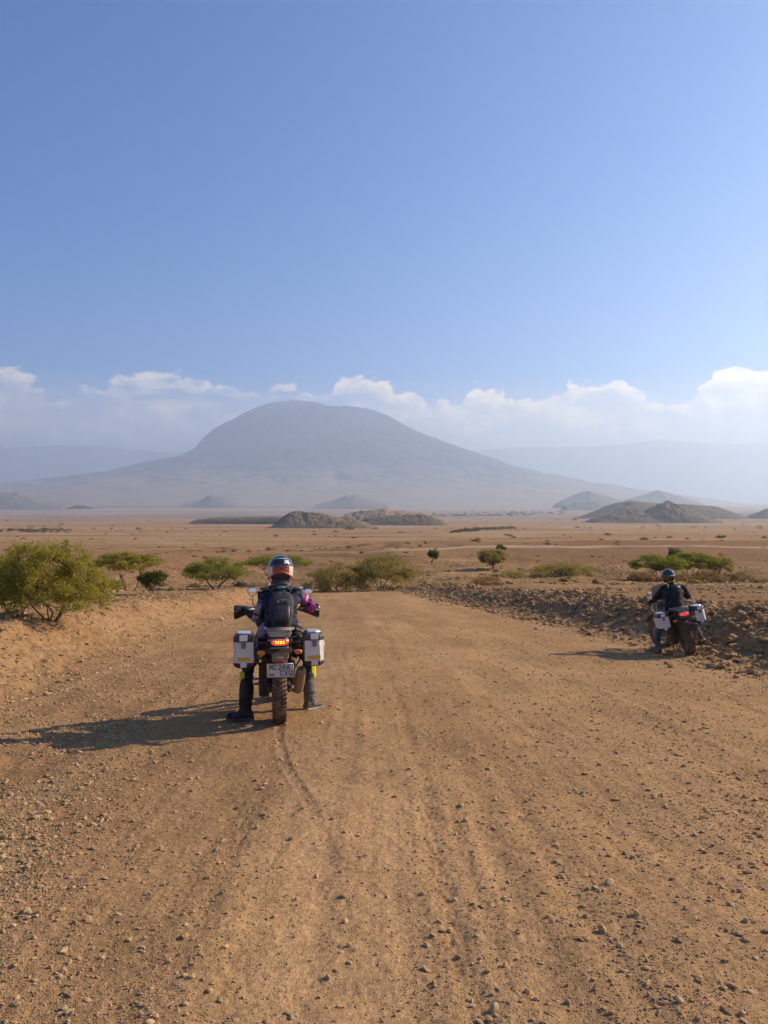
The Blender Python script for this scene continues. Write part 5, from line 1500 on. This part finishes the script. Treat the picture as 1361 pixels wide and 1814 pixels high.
def rider(label, J, paintfn, helmet, boots, frame, extra=None):
    """J: joints of the pose in the frame's metres"""
    root = bpy.data.objects.new('person', None); COL.objects.link(root); root.empty_display_size = .2
    root['label'] = label; root['category'] = 'person'
    mb = MB()
    hip, chest, neck, head = (np.array(J[k], float) for k in ('hip', 'chest', 'neck', 'head'))
    # torso: ellipse sections from seat to collar
    secs = []
    prof = [(-.10, .175, .130), (0, .185, .145), (.25, .165, .125), (.5, .175, .130), (.75, .205, .135), (.92, .195, .115), (1.0, .150, .090), (1.08, .085, .075)]
    sw = J.get('width', 1.0)
    for k, a, b in prof:
        c = hip + (chest - hip) * min(k, 1.0) + (neck - chest) * max(0, k - .9) * 2.5
        c = c + np.array((0, -.035 * math.sin(max(0, min(1, k)) * math.pi), 0))   # rounded back
        secs.append((c[0], c[1], c[2], a * sw, b))
    mb.ellipse_loft(secs, 22, 'z', True, 2.3)
    capsule(mb, [chest + (0, 0, -.03), neck, head], [.080, .062, .060])
    ball(mb, head + (0, .01, .02), (.078, .098, .115))
    ball(mb, head + (0, .112, .0), (.014, .018, .022))                                   # nose
    ball(mb, head + (0, .095, -.045), (.026, .014, .010))
    for s in (-1, 1): ball(mb, head + (s * .08, .0, .0), (.012, .018, .028))
    for side, s in (('l', -1), ('r', 1)):
        sh, el, wr, gr = (np.array(J[k + side], float) for k in ('sh', 'el', 'wr', 'gr'))
        capsule(mb, [chest * .35 + sh * .65, sh, sh * .45 + el * .55, el], [.080, .077, .064, .056])
        capsule(mb, [el, el * .6 + wr * .4, wr], [.056, .053, .036])
        gripping_hand(mb, wr, gr, J['bar' + side], s)
        th, kn, an = (np.array(J[k + side], float) for k in ('th', 'kn', 'an'))
        capsule(mb, [th, th * .5 + kn * .5, kn], [.104, .096, .074])
        mid = kn * .62 + an * .38 + np.array((0, -.022, 0))
        capsule(mb, [kn, mid, an], [.066, .063, .043])
        toe = np.array(J['to' + side], float)
        capsule(mb, [an, an * .5 + toe * .5 - (0, 0, .02), toe], [.040, .040, .032])
    me = fused(mb)
    n = len(me.vertices); P = np.empty(n * 3); me.vertices.foreach_get('co', P); P = P.reshape(-1, 3)
    N_ = np.empty(n * 3); me.vertices.foreach_get('normal', N_); N_ = N_.reshape(-1, 3)
    # creases in the cloth, strongest at elbows, waist and knees
    bend = np.zeros(n)
    for k in ('ell', 'elr', 'knl', 'knr', 'hip'): bend += np.exp(-(((P - np.array(J[k], float)) ** 2).sum(1)) / .018)
    wr_ = (1 - np.abs(fbm(P[:, 0] * 9 + P[:, 1] * 4, P[:, 2] * 26 + P[:, 1] * 9, 3, 201))) ** 3
    handd = np.minimum(((P - np.array(J['grl'], float)) ** 2).sum(1), ((P - np.array(J['grr'], float)) ** 2).sum(1))
    soft = sstep(.006, .02, handd)
    P = P + N_ * ((wr_ - .5) * (.010 + .014 * np.clip(bend, 0, 1)) * soft)[:, None]
    me.vertices.foreach_set('co', P.ravel())
    put_colour(me, 'cloth', paintfn(P, N_, J))
    me.materials.clear(); me.materials.append(M_CLOTH)
    link('body', me, root)
    for side in 'lr': boots(root, J, side)
    helmet(root, head)
    if extra: extra(root, J)
    root.matrix_world = frame
    return root

def seg_dist(P, a, b):
    a = np.array(a, float); b = np.array(b, float); ab = b - a
    t = np.clip(((P - a) @ ab) / (ab @ ab), 0, 1)
    return np.sqrt(((P - (a + t[:, None] * ab)) ** 2).sum(1)), t
def regions(P, J):
    D = []; T = []
    segs = [('hip', 'chest'), ('chest', 'head'), ('shl', 'ell'), ('ell', 'wrl'), ('shr', 'elr'), ('elr', 'wrr'), ('thl', 'knl'), ('knl', 'anl'), ('thr', 'knr'), ('knr', 'anr'), ('wrl', 'grl'), ('wrr', 'grr')]
    rad = [.17, .07, .07, .05, .07, .05, .09, .06, .09, .06, .03, .03]
    for (a, b), r in zip(segs, rad):
        d, t = seg_dist(P, J[a], J[b]); D.append(d - r); T.append(t)
    D = np.array(D); T = np.array(T)
    k = D.argmin(0)
    return k, T[k, np.arange(len(P))]

# ---- boots
def boot_tall(m, shoe, hgt, sole_m, lab=None):
    def f(root, J, side):
        an, kn, toe = (np.array(J[k + side], float) for k in ('an', 'kn', 'to'))
        gz = an[2] - .085
        d = toe - an; d[2] = 0; d /= np.linalg.norm(d)
        mb = MB()
        up = an + (kn - an) * hgt
        if hgt > .1: mb.tube([an + (0, 0, -.03), an + (kn - an) * hgt * .5 + (0, -.015, 0), up], [.056, .073, .077], 16)
        # foot
        lat = np.array((-d[1], d[0], 0))
        rings = []
        for k, w, h0, h1 in ((-.085, .030, .018, .055), (-.06, .042, .010, .10), (0.0, .044, .010, .125), (.06, .046, .010, .095), (.12, .050, .010, .068), (.165, .042, .012, .054), (.185, .022, .018, .042)):
            c = np.array((an[0], an[1], gz)) + d * k
            r = []
            for j in range(14):
                t = 2 * math.pi * j / 14
                r.append(c + lat * w * math.cos(t) + np.array((0, 0, (h0 + h1) / 2 + (h1 - h0) / 2 * math.sin(t))))
            rings.append(r)
        mb.loft(rings)
        if hgt > .1:
            me = fused(mb, .008, 3, 'boot'); me.materials.clear(); me.materials.append(m)
        else:
            me = fused(mb, .007, 3, 'shoe'); me.materials.clear(); me.materials.append(m)
        nn = len(me.vertices); Q = np.empty(nn * 3); me.vertices.foreach_get('co', Q); Q = Q.reshape(-1, 3)
        QN = np.empty(nn * 3); me.vertices.foreach_get('normal', QN); QN = QN.reshape(-1, 3)
        fold = (1 - np.abs(fbm(Q[:, 0] * 7 + Q[:, 1] * 6, Q[:, 2] * 30, 3, 230))) ** 3 - .5
        Q = Q + QN * (fold * (.004 + .010 * np.exp(-((Q[:, 2] - an[2] - .04) / .06) ** 2)))[:, None]
        me.vertices.foreach_set('co', Q.ravel()); me.update()
        b = link('boot' if hgt > .1 else 'shoe', me, root)
        s = MB(); ring = []
        for k, w in ((-.088, .025), (-.07, .040), (0, .044), (.07, .047), (.12, .051), (.165, .044), (.188, .022)):
            c = np.array((an[0], an[1], gz)) + d * k
            ring.append([c + lat * w, c - lat * w, c - lat * w + (0, 0, .022), c + lat * w + (0, 0, .022)])
        s.loft(ring, False); s.build('sole', sole_m, b)
        if False:
            for k in (.28, .62, .9):
                c = an + (kn - an) * hgt * k; rr = .070 + .012 * k
                mb2 = MB(); mb2.tube([c + np.array((rr * math.cos(a), rr * math.sin(a) - .012, 0)) for a in np.linspace(0, 2 * math.pi, 17)], .006, 5, False)
                mb2.build('buckle', M_BLACK, b)
    return f
M_BOOT = paint('boot_black', (.020, .017, .016), .7, dust=.30, dustcol=(.26, .17, .10), spec=.2)
M_BOOTG = paint('boot_grey', (.12, .11, .10), .7, dust=.45, dustcol=(.34, .24, .15), spec=.2)
M_BOOTT = paint('shoe_tan', (.30, .18, .10), .7, dust=.3)
M_SOLE = paint('sole', (.05, .045, .04), .8, dust=.4)
M_SOLEW = paint('sole_pale', (.38, .36, .34), .7, dust=.4)
M_NEON = paint('neon_yellow', (.55, .78, .02), .6, dust=.04)
M_KNEE = paint('yellow_pad', (.80, .66, .0), .5, dust=.05)
M_H_WHITE = paint('helmet_white', (.66, .65, .60), .22, dust=.08, coat=.5)
M_H_BLACK = paint('helmet_black', (.020, .024, .030), .18, dust=.06, coat=.6)
M_H_RED = paint('helmet_red', (.42, .050, .018), .25, dust=.04, coat=.5)
M_H_ORANGE = paint('helmet_orange', (.55, .10, .03), .35, dust=.05)
M_VISOR = paint('visor_dark', (.03, .03, .035), .05, dust=.03, spec=.8)
M_FOAM = paint('helmet_lining', (.03, .028, .03), .9, dust=.1)

def shell_mesh(a, b, c, z_cut, open_front=True, thick=.0):
    """helmet shell as an ellipsoid grid cut level at z_cut; returns vertex grid"""
    nu, nv = 168, 100
    V = []; Fq = []
    for i in range(nv + 1):
        t = math.pi * .5 - (math.pi * .5 + .62) * i / nv
        for j in range(nu):
            p = 2 * math.pi * j / nu
            sx, sy = math.cos(p), math.sin(p)
            k = math.cos(t)
            if t < 0: k = math.cos(t * .62)
            y = b * k * sy * (1.0 + (.14 * max(0, sy) * sstep(.25, -.35, np.array(math.sin(t)))))
            V.append((a * k * sx, float(y), c * math.sin(t) if t > 0 else c * 1.05 * math.sin(t)))
    for i in range(nv):
        for j in range(nu):
            Fq.append((i * nu + j, (i + 1) * nu + j, (i + 1) * nu + (j + 1) % nu, i * nu + (j + 1) % nu))
    return np.array(V), Fq, nu, nv

def helmetA(root, head):
    V, Fq, nu, nv = shell_mesh(.137, .160, .150, 0)
    C = head + np.array((0, .0, .035))
    V = V + C
    # chin bar and rear: painted panels are separate shells set proud of each other
    me = bpy.data.meshes.new('helmet'); me.from_pydata([tuple(v) for v in V], [], Fq)
    for m in (M_H_WHITE, M_H_BLACK, M_H_RED, M_VISOR, M_H_ORANGE, M_FOAM): me.materials.append(m)
    for p in me.polygons:
        c = np.array(p.center) - C; u = c[0] / .137; z = c[2] / .150
        p.use_smooth = True
        mi = 0
        if c[1] > .06 and -.25 < z < .45: mi = 3
        elif z > .20 - .06 * abs(u): mi = 1
        if z > .22 and mi == 1:
            if .28 < u < .60 and .34 < z < .62 and c[1] < 0: mi = 0
            if abs(z - .74 + .10 * u * u) < .022 and abs(u) < .5: mi = 0
        if c[1] < .02 and -.42 < z < .30 and abs(u) < .66 - .10 * abs(z + .1): mi = 2 if not (abs(z - (.02 + .16 * abs(u))) < .05) else 1
        if z < -.24 - .50 * abs(u) ** 2 and c[1] < .03: mi = 5
        p.material_index = mi
    h = link('helmet', me, root)
    rim = MB(); pts = []
    for k in np.linspace(R(178), R(362), 26):
        pts.append(C + np.array((.136 * math.cos(k), .158 * math.sin(k), -.036 - .072 * abs(math.cos(k)) ** 2)))
    rim.tube(pts, .010, 8).build('helmet_rim', M_H_ORANGE, h)
    pk = MB()
    P = []
    for x in np.linspace(-.085, .085, 7):
        for y, z in ((.10, .120), (.235, .105)):
            P += [tuple(C + np.array((x * (1 - .2 * (y > .2)), y, z - x * x * 4))), tuple(C + np.array((x * (1 - .2 * (y > .2)), y, z - .012 - x * x * 4)))]
    pk.hull(P, .002).build('peak', M_H_BLACK, h)
    vt = MB()
    for s in (-1, 1): vt.hull([tuple(C + np.array(q)) for q in ((s * .03, -.152, .050), (s * .085, -.128, .062), (s * .03, -.162, .030), (s * .085, -.136, .036), (s * .03, -.140, .05), (s * .085, -.118, .05))], .002)
    vt.build('rear_vent', M_H_BLACK, h)
    ln = MB(); ln.ellipse_loft([(C[0], C[1], C[2] - .145, .085, .095), (C[0], C[1], C[2] - .100, .105, .120), (C[0], C[1], C[2] - .06, .12, .14)], 22).build('lining', M_FOAM, h)
def helmetB(root, head):
    V, Fq, nu, nv = shell_mesh(.130, .155, .145, 0)
    C = head + np.array((0, 0, .030))
    # turned a little to the left
    rot = np.array(Matrix.Rotation(R(16), 3, 'Z'))
    V = V @ rot.T + C
    me = bpy.data.meshes.new('helmet'); me.from_pydata([tuple(v) for v in V], [], Fq)
    for m in (M_H_BLACK, M_VISOR): me.materials.append(m)
    for p in me.polygons:
        c = (np.array(p.center) - C) @ rot
        p.use_smooth = True
        p.material_index = 1 if (c[1] > .05 and -.03 < c[2] < .07) else 0
    h = link('helmet', me, root)
    rd = MB()
    for k, s in enumerate((-1, 1)):
        c = C + rot @ np.array((s * .050, -.128, .075))
        rd.box(c, (.030, .035, .012), bev=.004)
    rd.build('rear_vent', M_MUD, h)
    sp = MB(); sp.hull([tuple(C + rot @ np.array(q)) for q in ((-.045, -.148, .02), (.045, -.148, .02), (-.035, -.165, .0), (.035, -.165, .0), (-.045, -.140, -.02), (.045, -.140, -.02))], .003).build('badge', M_STEEL, h)
    MB().ellipse_loft([(C[0], C[1], C[2] - .14, .08, .09), (C[0], C[1], C[2] - .05, .115, .13)], 20).build('lining', M_FOAM, h)

# ---- the near rider (frame: x right of the motorcycle, y forward, z up from the tyre's contact)
JA = dict(hip=(.03, .47, .93), chest=(.035, .61, 1.25), neck=(.035, .645, 1.365), head=(.035, .66, 1.485),
          shl=(-.150, .60, 1.235), ell=(-.205, .61, .995), wrl=(-.315, .885, 1.045), grl=(-.355, .985, 1.066), barl=(-.95, -.3, -.05),
          shr=(.225, .61, 1.238), elr=(.360, .72, 1.10), wrr=(.372, .91, 1.09), grr=(.365, .985, 1.066), barr=(.95, -.3, -.05),
          thl=(-.09, .50, .89), knl=(-.315, .66, .50), anl=(-.335, .24, .090), tol=(-.49, .26, .050),
          thr=(.15, .50, .89), knr=(.335, .86, .53), anr=(.345, .66, .095), tor=(.46, .76, .052), width=1.0)
def paintA(P, Nn, J):
    k, t = regions(P, J); n = len(P)
    c = np.tile(np.array([.020, .022, .034]), (n, 1))
    def s(mask, col): c[mask] = col
    navy = (.014, .018, .045); blue = (.05, .09, .26); beige = (.50, .40, .36); purple = (.20, .02, .16); dark = (.016, .014, .018); white = (.56, .56, .56)
    s(k == 1, (.14, .03, .12))
    s(k == 0, navy)
    band = np.sin(P[:, 2] * 55 + P[:, 0] * 30)
    ul = (k == 2); s(ul, (.36, .28, .25)); s(ul & (t < .18), navy); s(ul & (t >= .18) & (t < .36) & (P[:, 0] > -.26), blue)
    s(ul & (t > .80) & (t < .90), (.10, .02, .02)); s(ul & (P[:, 0] > -.150 - .05 * t), navy)
    s((k == 3), dark)
    ur = (k == 4); s(ur, (.30, .03, .24)); s(ur & (t < .12), (.10, .11, .125)); s(ur & (t > .50) & (t < .74), (.03, .012, .03)); s(ur & (P[:, 2] - J['elr'][2] < .03) & (t < .6), dark)
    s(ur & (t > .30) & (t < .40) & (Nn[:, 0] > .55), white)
    lr = (k == 5); s(lr, purple); s(lr & (t > .55), dark)
    s((k == 10) | (k == 11), (.015, .015, .017))
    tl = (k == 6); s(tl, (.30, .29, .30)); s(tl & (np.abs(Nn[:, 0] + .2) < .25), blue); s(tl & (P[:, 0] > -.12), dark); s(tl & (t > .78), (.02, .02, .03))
    s(tl & (((P - np.array((-.23, .50, .82))) ** 2).sum(1) < .0012), (.25, .05, .05))
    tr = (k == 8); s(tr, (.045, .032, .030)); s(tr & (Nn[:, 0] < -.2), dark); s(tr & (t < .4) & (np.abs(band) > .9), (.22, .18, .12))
    s(k == 7, (.02, .02, .024))
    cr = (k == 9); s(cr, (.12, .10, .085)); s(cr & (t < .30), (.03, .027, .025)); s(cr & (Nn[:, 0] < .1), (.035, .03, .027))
    return c
def extraA(root, J):
    # knee pads in bright yellow on the outside of both knees
    for s, kn, an in ((-1, J['knl'], J['anl']), (1, J['knr'], J['anr'])):
        kn = np.array(kn); a = np.array(an)
        c = kn * .72 + a * .28 + np.array((s * .050, -.045, .0))
        MB().hull([tuple(c + np.array(q)) for q in ((s * .022, -.02, .07), (s * .030, .05, .07), (-s * .028, -.045, .07), (s * .026, -.01, -.075), (s * .030, .05, -.06), (-s * .020, -.045, -.085),
                  (0, .05, .06), (0, .05, -.06))], .008).build('knee_pad', M_KNEE, root)
    e = np.array(J['ell'])
    MB().ellipse_loft([(e[0] + .030, e[1] + .01, e[2] - .095, .038, .040), (e[0] + .02, e[1], e[2] - .05, .052, .052), (e[0] + .010, e[1], e[2] + .0, .060, .060)], 14).build('elbow_guard', M_LID, root)
    # scarf under the helmet and collar tag
    h = np.array(J['neck'])
    sc = MB()
    for k, (r_, z, rr) in enumerate(((.088, -.005, .020), (.080, .030, .018), (.095, -.030, .016))):
        sc.tube([h + np.array((r_ * math.cos(a), -.01 + r_ * .85 * math.sin(a), z + .012 * math.sin(3 * a + k))) for a in np.linspace(0, 2 * math.pi, 25)], rr, 8, False)
    sc.build('scarf', paint('scarf', (.085, .045, .075), .9, dust=.3, dustcol=(.45, .42, .42)), root)
    MB().ellipse_loft([(h[0] - .005, h[1] - .110, h[2] - .045, .050, .016), (h[0] - .005, h[1] - .122, h[2] - .050, .046, .013)], 16, 'y').build('collar_tag', paint('tag_teal', (.05, .24, .22), .7, dust=.1), root)
    # shoulder armour plates
    for s in (-1, 1):
        sh = np.array(J['shl' if s < 0 else 'shr']); 
        MB().ellipse_loft([(sh[0] + s * -.02, sh[1] - .01, sh[2] + .060, .062, .070), (sh[0] + s * -.01, sh[1] - .01, sh[2] + .082, .050, .058), (sh[0] - s * .012, sh[1] - .01, sh[2] + .092, .024, .030)], 14).build('shoulder_plate', M_LID if s < 0 else paint('plate_grey', (.16, .17, .19), .4, dust=.1), root)
boots1 = boot_tall(M_BOOT, 0, .56, M_SOLE)
boots2 = boot_tall(M_BOOTG, 0, .42, M_SOLEW)
def bootsA(root, J, side): (boots1 if side == 'l' else boots2)(root, J, side)
riderA = rider('rider in navy, beige and purple suit and white helmet, astride the near motorcycle', JA, paintA, helmetA, bootsA, FA, extraA)

# ---- his backpack, a thing of its own
def backpack():
    root = bpy.data.objects.new('backpack', None); COL.objects.link(root); root.empty_display_size = .1
    root['label'] = 'black backpack with a slanted white logo on the near rider\'s back'; root['category'] = 'backpack'
    mb = MB()
    tilt = .36
    mb.ellipse_loft([(.035, .325, .885, .075, .045), (.035, .335, .93, .100, .064), (.035, .375, 1.04, .122, .080), (.037, .425, 1.16, .134, .078), (.038, .455, 1.225, .120, .064), (.038, .475, 1.265, .085, .042), (.038, .49, 1.28, .04, .02)], 24, 'z', True, 3.0)
    M_PACK = paint('pack_fabric', (.020, .021, .026), .75, dust=.12)
    M_PACK2 = paint('pack_panel', (.028, .026, .030), .45, dust=.12)
    me = fused(mb, .008, 4, 'main_bag')
    n = len(me.vertices); P = np.empty(n * 3); me.vertices.foreach_get('co', P); P = P.reshape(-1, 3)
    Nn = np.empty(n * 3); me.vertices.foreach_get('normal', Nn); Nn = Nn.reshape(-1, 3)
    P = P + Nn * (.005 * fbm(P[:, 0] * 22, P[:, 2] * 18, 3, 210))[:, None]
    me.vertices.foreach_set('co', P.ravel()); me.materials.clear(); me.materials.append(M_PACK)
    link('main_bag', me, root)
    MB().ellipse_loft([(.037, .285, .96, .070, .022), (.037, .302, 1.04, .082, .030), (.037, .345, 1.13, .082, .022), (.037, .37, 1.155, .06, .012)], 18, 'z', True, 3.2).build('front_pocket', M_PACK2, root)
    MB().tube([(-.040, .330, 1.045), (.037, .272, 1.05), (.113, .330, 1.045)], .004, 5).build('zip_line', M_DSTEEL, root)
    for s in (-1, 1):
        MB().tube([(.035 + s * .085, .50, 1.25), (.035 + s * .12, .59, 1.335), (.035 + s * .13, .71, 1.26), (.035 + s * .15, .66, 1.03), (.035 + s * .13, .42, .96)], .014, 8).build('strap', M_PACK, root)
    MB().tube([(.175, .40, 1.09), (.205, .42, 1.115), (.225, .44, 1.145)], .006, 5).build('cord', M_YEL, root)
    # slanted white logo
    wm = paint('logo_white', (.36, .37, .42), .6, dust=.15)
    lg = MB().box((.040, .3555, 1.190), (.112, .006, .034), Quaternion((0, 1, 0), -.17), .001).build('logo_patch', paint('logo_field', (.03, .03, .035), .6, dust=.1), root)
    for k, chh in enumerate('KTM'):
        o = letter(chh, .026, .026, .0042, .25).build('logo', wm, lg); o.location = (.006 + .034 * k, .3510, 1.184 + .0058 * k); o.rotation_euler = (0, -.17, 0)
    root.matrix_world = FA
backpack()

# ---- the far rider
gB = FB_BIKE.inverted()
toB = lambda p: (FB.inverted() @ FB_BIKE @ Vector(p))[:]
def frB(p, ang=R(24)):
    x, y, z = p; y -= 1.16
    return toB((x * math.cos(ang) - y * math.sin(ang), 1.16 + x * math.sin(ang) + y * math.cos(ang), z))
gl, grr_ = frB((-.365, .998, 1.066)), frB((.365, .998, 1.066))
def local_of(px, py):
    x, y, z = hit(px, py); return (FB.inverted() @ Vector((x, y, z)))
fl = local_of(1167, 1156); frt = local_of(1246, 1141)
JB = dict(hip=(-.16, .52, .90), chest=(-.12, .74, 1.295), neck=(-.155, .77, 1.385), head=(-.19, .79, 1.475),
          shl=(-.30, .71, 1.24), ell=(-.45, .84, 1.03), wrl=(gl[0] + .05, gl[1] - .10, gl[2] + .01), grl=gl, barl=(-.95, -.1, -.2),
          shr=(.08, .72, 1.26), elr=(.20, .80, 1.09), wrr=(.17, .98, 1.10), grr=(.16, 1.07, 1.12), barr=(.9, .2, .3),
          thl=(-.26, .56, .84), knl=(-.43, .70, .47), anl=(fl[0] + .0, fl[1] + .05, fl[2] + .095), tol=(fl[0] - .10, fl[1] + .16, fl[2] + .055),
          thr=(-.06, .56, .84), knr=(.29, .88, .56), anr=(frt[0] - .02, frt[1] + .02, frt[2] + .10), tor=(frt[0] + .08, frt[1] + .10, frt[2] + .055), width=1.0)
def paintB(P, Nn, J):
    k, t = regions(P, J); n = len(P)
    c = np.tile(np.array([.016, .017, .017]), (n, 1))
    c[k == 1] = (.02, .02, .02)
    jean = np.array((.06, .10, .17)); pale = np.array((.28, .35, .42))
    for kk in (6, 7, 8, 9):
        m = (k == kk); f = np.clip(.35 + .5 * fbm(P[m, 0] * 9, P[m, 2] * 9, 3, 220), 0, 1)[:, None]
        c[m] = jean + (pale - jean) * f * .6
    r = (k == 4) & (t > .3); c[r] = (.05, .025, .045)
    c[(k == 5)] = (.04, .02, .035)
    c[(k == 10) | (k == 11)] = (.015, .015, .016)
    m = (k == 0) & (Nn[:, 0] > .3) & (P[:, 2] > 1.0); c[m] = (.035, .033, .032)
    return c
def extraB(root, J):
    h = np.array(J['neck'])
    MB().tube([h + np.array((.088 * math.cos(a), -.005 + .088 * math.sin(a), .008 + .018 * math.cos(a))) for a in np.linspace(R(150), R(400), 20)], .009, 7).build('neon_collar', M_NEON, root)
    c = np.array(J['chest'])
    # elbow guard and chest protector straps over the jacket
    MB().tube([c + (-.12, -.12, .07), c + (-.13, -.155, -.10), c + (-.10, -.15, -.28)], .010, 6).build('strap', M_LID, root)
    MB().tube([c + (.10, -.12, .07), c + (.12, -.150, -.10), c + (.08, -.15, -.28)], .010, 6).build('strap', M_LID, root)
    MB().ellipse_loft([(c[0] + .02, c[1] - .125, c[2] - .20, .085, .030), (c[0] + .02, c[1] - .105, c[2] - .05, .10, .045), (c[0] + .02, c[1] - .10, c[2] + .02, .08, .030)], 18).build('back_protector', M_LID, root)
bootsB0 = boot_tall(M_BOOTT, 0, .05, M_SOLE)
riderB = rider('rider in black jacket and blue jeans astride the leaning motorcycle', JB, paintB, helmetB, bootsB0, FB, extraB)

# stones that share a description are told apart by how near they lie
_ORD = ['nearest', 'second nearest', 'third nearest', 'fourth nearest', 'fifth nearest', 'sixth nearest', 'seventh nearest', 'eighth nearest', 'ninth nearest', 'tenth nearest']
_same = {}
for o in COL.objects:
    if o.get('category') == 'stone': _same.setdefault(o['label'], []).append(o)
for lab, obs in _same.items():
    if 1 < len(obs) <= 10:
        for k, o in enumerate(sorted(obs, key=lambda q: q.location.x ** 2 + q.location.y ** 2)):
            new = f'{_ORD[k]} {lab}'
            if len(new.split()) <= 16: o['label'] = new
